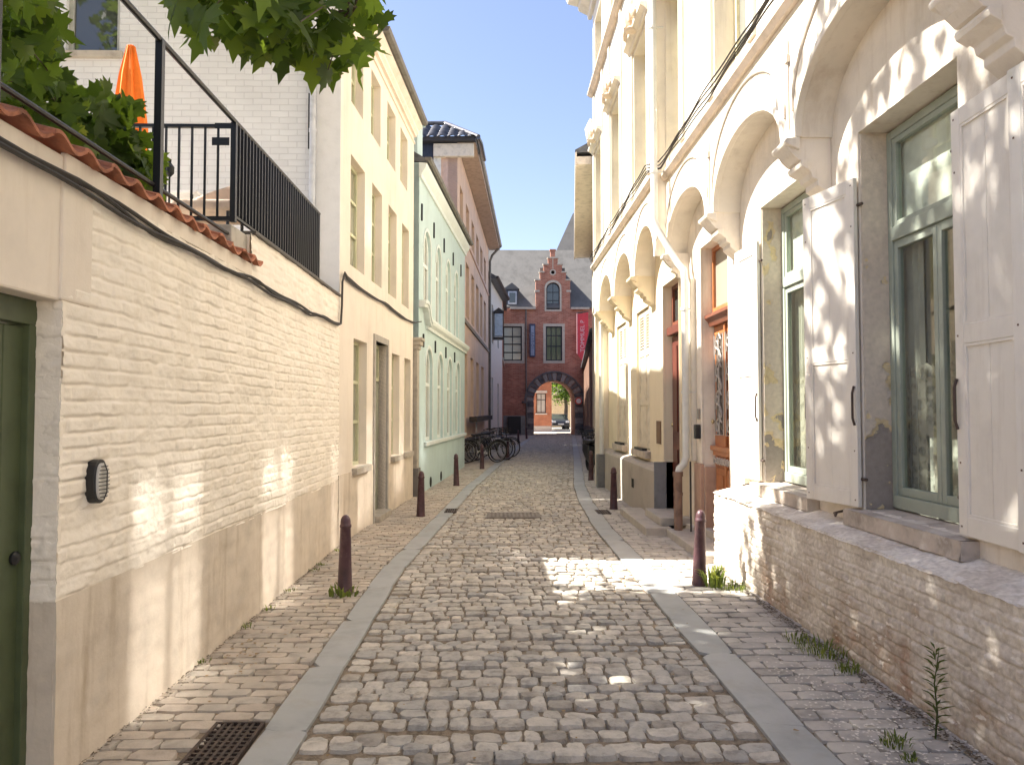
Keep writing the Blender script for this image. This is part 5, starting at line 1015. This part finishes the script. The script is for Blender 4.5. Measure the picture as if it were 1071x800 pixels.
# ------------------------------------------------------------ bollards
bol = mat('bollard_paint', (.075,.032,.040), rough=.45, var=.22, scale=7, bump=.25, bscale=50, spec=.5, stain=(.20,.13,.11), stain_amt=.5, stain_scale=10)
proto = None
B = [(-1.375,7.0,'maroon iron bollard nearest on the left pavement, weeds at its foot'),(-1.2,12.1,'second maroon bollard on the left, in front of the cream house'),(-.90,17.0,'third left bollard, in front of the mint house'),(-.43,21.9,'dark bollard in front of the parked bicycles'),(.36,26.0,'short dark post at the far side of the left bicycles'),(1.07,38.5,'dark bollard in front of the black utility cabinet'),(1.75,45.5,'farthest left bollard, just before the gate arch'),
     (1.92,7.3,'faded purple bollard nearest on the right, beside the stone step'),(1.96,12.9,'second right bollard, in front of the grey plinth'),(2.24,18.3,'third right bollard, in front of the parked scooters')]
for i, (x, y, lb) in enumerate(B):
    if proto is None:
        proto = empty('bollard', (x, y, 0)); q = MB(); q.lathe([(.070, -.01), (.070, .02), (.066, .03), (.047, .585), (.053, .592), (.053, .612), (.046, .62), (.046, .64), (.042, .665), (.030, .688), (.012, .70), (0, .702)], n=28); q.build('post', bol, proto, smooth=True, angle=50); o = proto
    else: o = copy_tree(proto)
    o.location = (x, y, .01); o.rotation_euler = (random.gauss(0, .012), random.gauss(0, .012), i); tag(o, lb, 'bollard', 'iron bollards along the pavements')
    if i == 7: o.rotation_euler = (0, .03, 0)
# ------------------------------------------------------------ bicycles
tyre = mat('tyre_rubber', (.02,.02,.02), rough=.8, bump=0); steel = mat('bike_steel', (.5,.5,.5), rough=.3, metal=.9, bump=0)
def bicycle(fm, label, loc, rz, lean=.06, basket=False, guard=False):
    t = empty('bicycle', loc, rz, label=label, cat='bicycle', group='bicycles parked along the walls'); t.rotation_euler = (lean, 0, rz); R_ = .345
    for x in (-.53, .55):
        wv = empty_wheel = MB().torus((0,0,0), R_-.02, .02, n=28, k=6).build('wheel', tyre, t); wv.location = (x, 0, R_)
        MB().torus((0,0,0), R_-.045, .009, n=28, k=5).build('rim', steel, wv); s = MB(); s.tube([(0,-.04,0),(0,.04,0)], .02)
        for k in range(12): a_ = 2*PI*k/12; s.tube([(0,0,0),((R_-.05)*math.cos(a_), 0, (R_-.05)*math.sin(a_))], .0022, 4)
        s.build('spokes', steel, wv)
    f = MB(); bb = (-.08,0,.29); st_ = (-.22,0,.78); hd = (.36,0,.84); f.tube([bb, st_], .016); f.tube([bb, (.38,0,.66)], .018); f.tube([(-.2,0,.70), hd], .016); f.tube([(-.53,0,R_), bb], .011); f.tube([(-.53,0,R_), (-.2,0,.70)], .009); f.tube([(.34,0,.92), (.43,0,.58), (.55,0,R_)], .014)
    f.build('frame', fm, t, smooth=True); q = MB(); q.prism([(-.36,-.07),(-.3,-.085),(-.14,-.03),(-.06,-.015),(-.06,.015),(-.14,.03),(-.3,.085),(-.36,.07)], .86, .91, axis='z'); q.build('saddle', black, t, bevel=.015); MB().tube([(-.22,0,.76),(-.235,0,.87)], .013).build('seat_post', steel, t)
    q = MB(); q.tube([(.34,0,.9),(.33,0,1.02)], .013); q.tube([(.16,-.29,1.0),(.24,-.27,1.04),(.33,-.12,1.04),(.33,.12,1.04),(.24,.27,1.04),(.16,.29,1.0)], .012); q.build('handlebar', black, t)
    q = MB()
    for x in (-.53, .55): q.tube([(x+(R_+.03)*math.cos(a_), 0, R_+(R_+.03)*math.sin(a_)) for a_ in np.linspace(.15*PI, 1.0*PI, 12)], .018, 6)
    q.build('mudguards', fm, t); q = MB(); q.box(-.85, -.35, -.07, .07, .74, .76); q.tube([(-.8,.06,.74),(-.53,.06,R_)], .006); q.tube([(-.8,-.06,.74),(-.53,-.06,R_)], .006); q.build('rack', black, t)
    q = MB(); q.torus((-.08,-.03,.29), .09, .008, n=18); q.tube([(-.08,-.05,.29),(.0,-.09,.14)], .01); q.tube([(-.08,.05,.29),(-.16,.09,.44)], .01); q.build('crankset', steel, t)
    q = MB(); q.lathe([(.02,-.03),(.04,.02),(.0,.03)], (.44,0,.86), 10); q.build('headlight', steel, t)
    if basket: q = MB(); q.box(.40,.68,-.17,.17,.82,.84); [q.tube([(.40,-.17,z),(.68,-.17,z),(.68,.17,z),(.40,.17,z),(.40,-.17,z)], .007, 4) for z in (.9,.98,1.06)]; [q.tube([(x,y_,.83),(x,y_,1.06)], .005, 4) for x in (.40,.5,.6,.68) for y_ in (-.17,0,.17)]; q.build('basket', black, t)
    if guard: MB().prism([(-.5,.30),(-.1,.20),(.0,.24),(.0,.36),(-.1,.40),(-.48,.38)], -.05, -.035).build('chain_guard', wt, t, bevel=.004)
    return t
f1 = mat('bike_black', (.02,.02,.022), rough=.3, bump=0); f2 = mat('bike_grey', (.16,.17,.18), rough=.3, bump=0); f3 = mat('bike_blue', (.03,.045,.09), rough=.3, bump=0)
bicycle(f1, 'nearest black bicycle of the left row, behind the bollard', (-.50,24.2,.02), .45, .08, basket=True)
bicycle(f2, 'grey bicycle second in the left row', (-.42,24.9,.02), .62, .06)
bicycle(f1, 'black bicycle with a white chain guard in the left row', (-.22,25.5,.02), .40, .10, guard=True)
bicycle(f3, 'dark blue bicycle, farther of the left row', (-.22,26.3,.02), .55, .05, basket=True)
bicycle(f1, 'black bicycle at the far end of the left row with its wheel by the road', (-.05,27.0,.02), .25, .07)
bicycle(f1, 'nearest black bicycle on the right, behind the third bollard', (2.75,22.3,.02), PI/2-.05, -.08, basket=True)
bicycle(f2, 'grey bicycle against the beige house on the right', (2.9,24.2,.02), PI/2-.2, -.06)
bicycle(f1, 'black bicycle farther along the right wall', (3.15,26.4,.02), PI/2-.1, -.08, basket=True)
bicycle(f3, 'farthest bicycle on the right, near the dark brick house', (3.35,29.5,.02), PI/2-.1, -.05)
def scooter(loc, rz, label):
    t = empty('scooter', loc, rz, label=label, cat='scooter'); 
    for x in (-.55, .6): wv = MB().torus((0,0,0), .2, .05, n=20, k=8).build('wheel', tyre, t); wv.location = (x, 0, .25)
    q = MB(); q.prism([(-.75,.55),(-.7,.75),(-.1,.72),(.0,.38),(.35,.34),(.45,.55),(.5,.95),(.56,.93),(.6,.5),(.45,.22),(-.1,.24),(-.45,.35)], -.15, .15); q.build('body', f1, t, bevel=.05, seg=3); MB().box(-.72, -.05, -.14, .14, .76, .86).build('seat', black, t, bevel=.04, seg=3)
    q = MB(); q.tube([(.46,-.3,1.05),(.52,-.1,1.02),(.52,.1,1.02),(.46,.3,1.05)], .018); q.tube([(.55,0,.9),(.52,0,1.03)], .03); q.tube([(.5,0,.9),(.62,0,.25)], .03); q.build('handlebar', black, t); MB().lathe([(.0,0),(.07,.02),(.06,.05),(0,.06)], (.5,0,.95), 12).build('headlight', steel, t); return t
scooter((2.62,20.6,.01), -PI/2+.15, 'black scooter parked on the right pavement facing the camera')
# ------------------------------------------------------------ foliage
def leafmat(name, col, tr, rough=.45):
    m, n, b = newmat(name); L = n.links.new; a = n.nodes.new('ShaderNodeAttribute'); a.attribute_name = 'rnd'; r = n.nodes.new('ShaderNodeValToRGB'); cr = r.color_ramp
    cr.elements[0].color = (*[c*.55 for c in col], 1); cr.elements[1].color = (col[0]*1.7, col[1]*1.45, col[2]*1.2, 1); e = cr.elements.new(.6); e.color = (*col, 1); L(a.outputs['Fac'], r.inputs[0]); L(r.outputs[0], b.inputs['Base Color'])
    b.inputs['Roughness'].default_value = rough; b.inputs['Specular IOR Level'].default_value = .35
    t = n.nodes.new('ShaderNodeBsdfTranslucent'); mx = n.nodes.new('ShaderNodeMixRGB'); mx.blend_type = 'MULTIPLY'; mx.inputs[0].default_value = 1; L(r.outputs[0], mx.inputs[1]); mx.inputs[2].default_value = (*tr, 1); L(mx.outputs[0], t.inputs[0])
    ms = n.nodes.new('ShaderNodeMixShader'); ms.inputs[0].default_value = .5; L(b.outputs[0], ms.inputs[1]); L(t.outputs[0], ms.inputs[2]); L(ms.outputs[0], n.nodes['Material Output'].inputs[0]); return m
leaf_m = leafmat('plane_leaf', (.060,.105,.024), (3.0,2.8,1.2)); leaf_y = leafmat('young_leaf', (.16,.20,.05), (2.0,1.8,1.0))
LOBE = [(0,0),(.16,-.10),(.30,-.16),(.34,-.04),(.50,-.02),(.46,.12),(.56,.26),(.44,.30),(.42,.46),(.27,.44),(.22,.56),(.15,.72),(.08,.76),(0,1.0)]
LOBE = [(0,.0),(.12,-.12),(.30,-.18),(.33,-.06),(.52,-.08),(.44,.08),(.66,.22),(.50,.27),(.54,.44),(.36,.38),(.22,.42),(.27,.60),(.14,.66),(0,.98)]
FULL = LOBE+[(-x, y) for x, y in reversed(LOBE[1:-1])]
LV = np.array([(0.0, .28)]+FULL); NL = len(FULL)
LT = np.array([(0, 1+i, 1+(i+1) % NL) for i in range(NL)])
def leaves(name, pos, size, m, parent=None, droop=.5, normal=None, wide=1.0, simple=False):
    N = len(pos); P = np.array(pos); lv, lt = (LV, LT) if not simple else (np.array([(0,.4),(0,0),(.4,.15),(.42,.5),(0,1),(-.42,.5),(-.4,.15)]), np.array([(0,i,i % 6+1) for i in range(1, 7)]))
    n = len(lv); s = RNG.uniform(.6, 1.15, N)*size; az = RNG.uniform(0, 2*PI, N); tip = -RNG.beta(2, 2, N)*droop*PI*.9+.25; roll = RNG.normal(0, .55, N)
    d = np.stack([np.cos(az)*np.cos(tip), np.sin(az)*np.cos(tip), np.sin(tip)], -1); side = np.stack([-np.sin(az), np.cos(az), np.zeros(N)], -1); nr = np.cross(d, side); 
    c, s_ = np.cos(roll)[:, None], np.sin(roll)[:, None]; side2 = side*c+nr*s_; nr2 = np.cross(d, side2)
    X = lv[:, 0][None, :, None]; Y = lv[:, 1][None, :, None]; curl = -(X**2)*RNG.uniform(.1, .9, N)[:, None, None]-((Y-.3)**2)*RNG.uniform(0, .5, N)[:, None, None]
    V_ = P[:, None, :]+s[:, None, None]*(side2[:, None, :]*X*wide+d[:, None, :]*Y-nr2[:, None, :]*curl)
    V_ = V_.reshape(-1, 3); F = (lt[None]+(np.arange(N)*n)[:, None, None]).reshape(-1, 3)
    return npmesh(name, V_, F, m, parent, smooth=True, attr=np.repeat(RNG.random(N), n))
bark = mat('bark', (.13,.10,.07), var=.3, scale=8, bump=1, bscale=20, bdist=.02)
tree = empty('plane_tree', (-4.6, 3.4, .55), label='large leafy tree in the garden behind the left wall, one branch hanging over the street', cat='tree')
T0 = Vector((-4.6, 3.4, .55)); tm = MB(); tm.tube([(0,0,-.1),(.05,.03,1.5),(-.05,.08,3.2),(.1,0,5.2),(0,.1,7.5),(.1,0,9.5)], [.26,.2,.18,.15,.11,.05], 12)
limbs = []
for k in range(14):
    a_ = k*2.4; z = 4.6+k*.38; r_ = 2.6 if k < 9 else 1.7; p0 = Vector((.05, .03, z)); p1 = p0+Vector((math.cos(a_)*r_*.5, math.sin(a_)*r_*.8, .8)); p2 = p0+Vector((math.cos(a_)*r_, math.sin(a_)*r_*1.4, 1.5)); tm.tube([p0, p1, p2], [.07, .045, .015], 6); limbs.append((p0, p1, p2))
BR = [Vector((-4.5,3.4,5.4)), Vector((-3.4,3.0,5.2)), Vector((-2.3,2.95,4.5)), Vector((-1.5,3.0,3.85)), Vector((-.95,3.15,3.55)), Vector((-.62,3.3,3.42))]
tm.tube([p-T0 for p in BR], [.08,.06,.04,.02,.012,.006], 7)
BR2 = [Vector((-4.55,3.4,3.2)), Vector((-3.8,3.7,3.7)), Vector((-3.0,4.0,3.75)), Vector((-2.5,4.4,3.4)), Vector((-2.2,4.9,3.1))]; tm.tube([p-T0 for p in BR2], [.07,.05,.035,.02,.008], 7)
pos = []
# crown high above the frame; it throws the dappled shade
cl = []
for k in range(250):
    while True:
        q_ = RNG.uniform(-1, 1, 3)
        if q_@q_ < 1: break
    c = np.array([-4.3, 3.9, 9.0])+q_*np.array([2.7, 4.0, 3.1])
    if c[2]-.6 > 1.65+max(c[1]+.6, .5)*.62+.4 or c[1] < 0: cl.append(c)
for k in range(25): cl.append(np.array([RNG.uniform(-6.2, -3.4), RNG.uniform(1.0, 6.6), RNG.uniform(7.4, 11.6)]))
for k in range(34):
    c = np.array([RNG.uniform(-6.2, -3.7), RNG.uniform(5.4, 7.6), RNG.uniform(7.2, 10.6)])
    if c[2]-.6 > 1.65+(c[1]+.5)*.6: cl.append(c)
for c in cl:
    n_ = int(RNG.integers(30, 60)); pos += list(c+RNG.normal(0, 1, (n_, 3))*np.array([.34, .36, .28]))
pos = [p for p in pos if p[2] > 1.65+max(p[1], 0)*.60+.5]
tw_ = MB()
# foliage seen behind the railing
vis = []
def seg(P, n, sp, f=None):
    out = []
    for _ in range(n*4):
        i = RNG.integers(0, len(P)-1); t = RNG.random(); p = np.array(P[i].lerp(P[i+1], t))+RNG.normal(0, 1, 3)*sp
        if f is None or f(p): out.append(p)
        if len(out) >= n: break
    return out
def vizA(p):
    if p[1] < 2.6 or p[0] > -2.12: return False
    px = 520+800*p[0]/p[1]; pz = (p[2]-1.65)/p[1]*800
    top = np.interp(px, [-200, 35, 60, 78, 92, 105, 140, 150, 165, 172], [600, 600, 380, 355, 330, 368, 350, 310, 290, 250]) 
    return px < 168 and pz < top-22 and p[2] > 2.78
A = seg([Vector((-3.0,3.0,4.4)), Vector((-2.7,3.4,4.0)), Vector((-2.5,3.8,3.5)), Vector((-2.4,4.2,3.2))], 560, np.array([.40,.5,.45]), vizA)
A2 = seg([Vector((-2.5,4.2,3.5)), Vector((-2.22,4.6,3.45)), Vector((-2.18,4.75,3.1)), Vector((-2.3,4.2,3.1))], 210, np.array([.10,.28,.20]), vizA)
def vizB(p):
    if p[1] < 2.3: return False
    px = 520+800*p[0]/p[1]; py = 430-(p[2]-1.65)/p[1]*800
    if px < 150 or px > 388: return False
    lowy = np.interp(px, [150, 165, 190, 230, 265, 300, 330, 362, 380, 395], [-10, 12, 40, 45, 62, 72, 88, 92, 70, 55])
    return py < lowy-14 and py > -170
Bp = seg(BR[2:], 420, np.array([.35,.32,.28]), vizB)
ex = [np.array((-.98,3.25,3.33)), np.array((-.95,3.2,3.30)), np.array((-.52,3.35,3.32)), np.array((-.50,3.3,3.38))]
leaves('crown', np.array(pos)-np.array(T0), .19, leaf_m, tree, droop=.7)
leaves('low_foliage', np.array(A+A2)-np.array(T0), .17, leaf_m, tree, droop=.85)
leaves('overhanging_foliage', np.array(Bp+ex)-np.array(T0), .155, leaf_m, tree, droop=.95)
leaves('young_leaves', np.array(Bp[:14]+A[:25])-np.array(T0)+RNG.normal(0, .06, (39, 3)), .09, leaf_y, tree, droop=.9)
for p in (Bp[::9]+A[::14]):
    v = Vector(p); b_ = min((BR+BR2)[2:], key=lambda q: (q-v).length); tw_.tube([b_-T0, (b_.lerp(v, .5)+Vector((0, 0, .05)))-T0, v-T0], [.006, .004, .0025], 5)
tm.build('trunk', bark, tree, smooth=True, angle=180); tw_.build('twigs', bark, tree)
# courtyard tree behind the gate
t2 = empty('courtyard_tree', (6.4, 72, 0), label='green tree in the courtyard seen through the gate arch', cat='tree'); q = MB(); q.tube([(0,0,0),(.1,0,2.0),(0,.2,4),(.2,0,6)], [.22,.17,.12,.05], 10); q.build('trunk', bark, t2)
pp = []; 
for k in range(110): c = np.array([0,0,4.6])+RNG.normal(0,1,3)*np.array([1.2,1.0,1.0]); c[2] = max(c[2], 2.9); pp += list(c+RNG.normal(0, .3, (45, 3)))
leaves('crown', pp, .22, leafmat('bright_leaf', (.07,.13,.025), (2.2,2.0,1.0)), t2, simple=True)
# greenery on the far roof at right
sh = empty('roof_ivy', (7.4, 58, 11.6), label='small clump of green ivy above the right end of the gatehouse roof', cat='plant'); leaves('foliage', RNG.normal(0, 1, (500, 3))*np.array([.5,.4,.3]), .14, leaf_m, sh, simple=True); MB().tube([(0,0,-3.0),(0,0,0)], .05).build('stem', bark, sh)
# ------------------------------------------------------------ weeds, moss, petals, litter
weed_m = leafmat('weed_leaf', (.15,.20,.06), (1.6,1.6,1.0), .6)
def tuft(loc, r, h, n, label, name='weed', broad=False):
    q = MB(); vals = []
    for _ in range(n):
        a_ = random.uniform(0, 2*PI); rr = r*random.random()**.6*.5; x, y = rr*math.cos(a_), rr*math.sin(a_); l = h*random.uniform(.45, 1.1); a2 = a_+random.gauss(0, .6); out = l*random.uniform(.2, .9); w_ = (.012 if broad else .004)*random.uniform(.7, 1.4); px_, py_ = -math.sin(a2)*w_, math.cos(a2)*w_
        p = [(x, y, 0), (x+out*.35*math.cos(a2), y+out*.35*math.sin(a2), l*.6), (x+out*math.cos(a2), y+out*math.sin(a2), l*random.uniform(.7, 1))]
        q.add([(p[0][0]-px_*.6, p[0][1]-py_*.6, 0), (p[0][0]+px_*.6, p[0][1]+py_*.6, 0), (p[1][0]+px_, p[1][1]+py_, p[1][2]), (p[1][0]-px_, p[1][1]-py_, p[1][2]), p[2]], [(0,1,2,3),(3,2,4)]); vals += [random.random()]*5
    o = q.build(name, weed_m); at_ = o.data.attributes.new('rnd', 'FLOAT', 'POINT'); at_.data.foreach_set('value', vals); o.location = loc; return tag(o, label, 'weed', 'weeds in the pavement joints')
tuft((-1.37,6.93,.01), .28, .10, 45, 'weed tuft around the foot of the nearest left bollard', broad=True)
tuft((2.03,7.22,.01), .20, .22, 50, 'bright leafy weed beside the nearest right bollard', broad=True)
tuft((2.18,7.12,.01), .34, .07, 130, 'low flat weed patch between the right bollard and the plinth')
tuft((2.22,5.22,.01), .34, .09, 130, 'dark weed patch at the foot of the right brick plinth'); tuft((2.16,5.5,.01), .22, .06, 60, 'pale weed patch beside the darker one at the plinth foot'); tuft((2.22,4.85,.01), .15, .07, 60, 'tiny weed tuft at the plinth just nearer than the dark patch')
tuft((1.97,3.80,.01), .15, .05, 70, 'largest of the small moss tufts in the right pavement joints', 'moss_tuft'); tuft((1.95,3.62,.01), .09, .04, 40, 'middle small moss tuft in the right pavement', 'moss_tuft'); tuft((1.98,3.42,.01), .13, .05, 60, 'moss tuft lowest in the photo on the right pavement', 'moss_tuft')
tuft((2.28,7.9,.01), .2, .08, 60, 'dry weed at the plinth end near the door step')
for k in range(7): tuft((-1.93+.012*k, 5.3+k*.62+random.uniform(-.2, .2), .01), .12, .035, 22, (['first','second','third','fourth','fifth','sixth','seventh'][k]+' little weed from the camera along the left plinth foot'))
# tall willowherb against the right plinth
wv = empty('tall_weed', (2.20, 3.86, .01), label='tall upright weed with narrow leaves growing against the right brick plinth', cat='weed'); q = MB(); q.tube([(0,0,0),(.015,.0,.15),(.005,.01,.3),(.03,-.01,.50)], [.006,.005,.004,.002], 6); q.build('stem', weed_m, wv)
q = MB()
for k in range(54):
    z = .04+.46*k/54; a_ = k*2.4; l = (.10 if z > .12 else .07)*random.uniform(.7, 1.1)*(1.15-z*.7); w_ = .009; dx, dy = math.cos(a_), math.sin(a_); up_ = .5+z
    q.add([(.01,0,z),(.01+dx*l*.5-dy*w_, dy*l*.5+dx*w_, z+l*.35*up_),(.01+dx*l, dy*l, z+l*.5*up_),(.01+dx*l*.5+dy*w_, dy*l*.5-dx*w_, z+l*.35*up_)], [(0,1,2,3)])
q.build('leaves', weed_m, wv); wv.scale = (.8, .8, .9)
# blossom litter on the right pavement, dirt along the walls
def litter(name, pts, size, m, label, cat):
    P = np.array(pts); N = len(P); a_ = RNG.uniform(0, 2*PI, N); s = RNG.uniform(.5, 1.3, N)*size; t = RNG.normal(0, .25, (N, 2)); V_ = []; 
    for i, (u, v) in enumerate(((-1,-.6),(1,-.5),(.8,.7),(-.7,.6))):
        x = (u*np.cos(a_)-v*np.sin(a_))*s; y = (u*np.sin(a_)+v*np.cos(a_))*s; V_.append(np.stack([P[:,0]+x, P[:,1]+y, P[:,2]+.003+np.abs(x*t[:,0]+y*t[:,1])], -1))
    V_ = np.stack(V_, 1).reshape(-1, 3); o = npmesh(name, V_, np.arange(4*N).reshape(N, 4), m, smooth=False); tag(o, label, cat, kind='stuff')
def rp(n, cx_, cy_, sx, sy): return [(min(cx_+random.gauss(0, sx), 2.32), cy_+random.gauss(0, sy), .010) for _ in range(n)]
litter('petal_litter', [p for p in rp(620, 1.98, 4.25, .20, .6)+rp(240, 1.95, 3.5, .25, .4) if p[0] > 1.68], .009, mat('petal', (.75,.70,.62), bump=0), 'scattered pale petals and crumbs on the right pavement', 'petals')
dirt = [(2.30-abs(random.gauss(0, .05)), random.uniform(2.5, 8.1), .010) for _ in range(1500)]+[(wl(y_)+abs(random.gauss(0, .03)), y_, .010) for y_ in [random.uniform(2.5, 14) for _ in range(1100)]]
litter('dirt_crumbs', dirt, .009, mat('dirt', (.13,.10,.07), bump=0), 'dark soil crumbs gathered along the foot of both walls', 'dirt')
litter('leaf_litter', [(random.uniform(-1.8, 2.2), random.uniform(2.8, 11), .012) for _ in range(130)]+[(-1.7+random.gauss(0, .08), 5.3+random.gauss(0, .25), .012) for _ in range(40)], .012, mat('dry_leaf', (.30,.20,.09), bump=0), 'small dry leaf bits scattered over the paving', 'leaf bits')
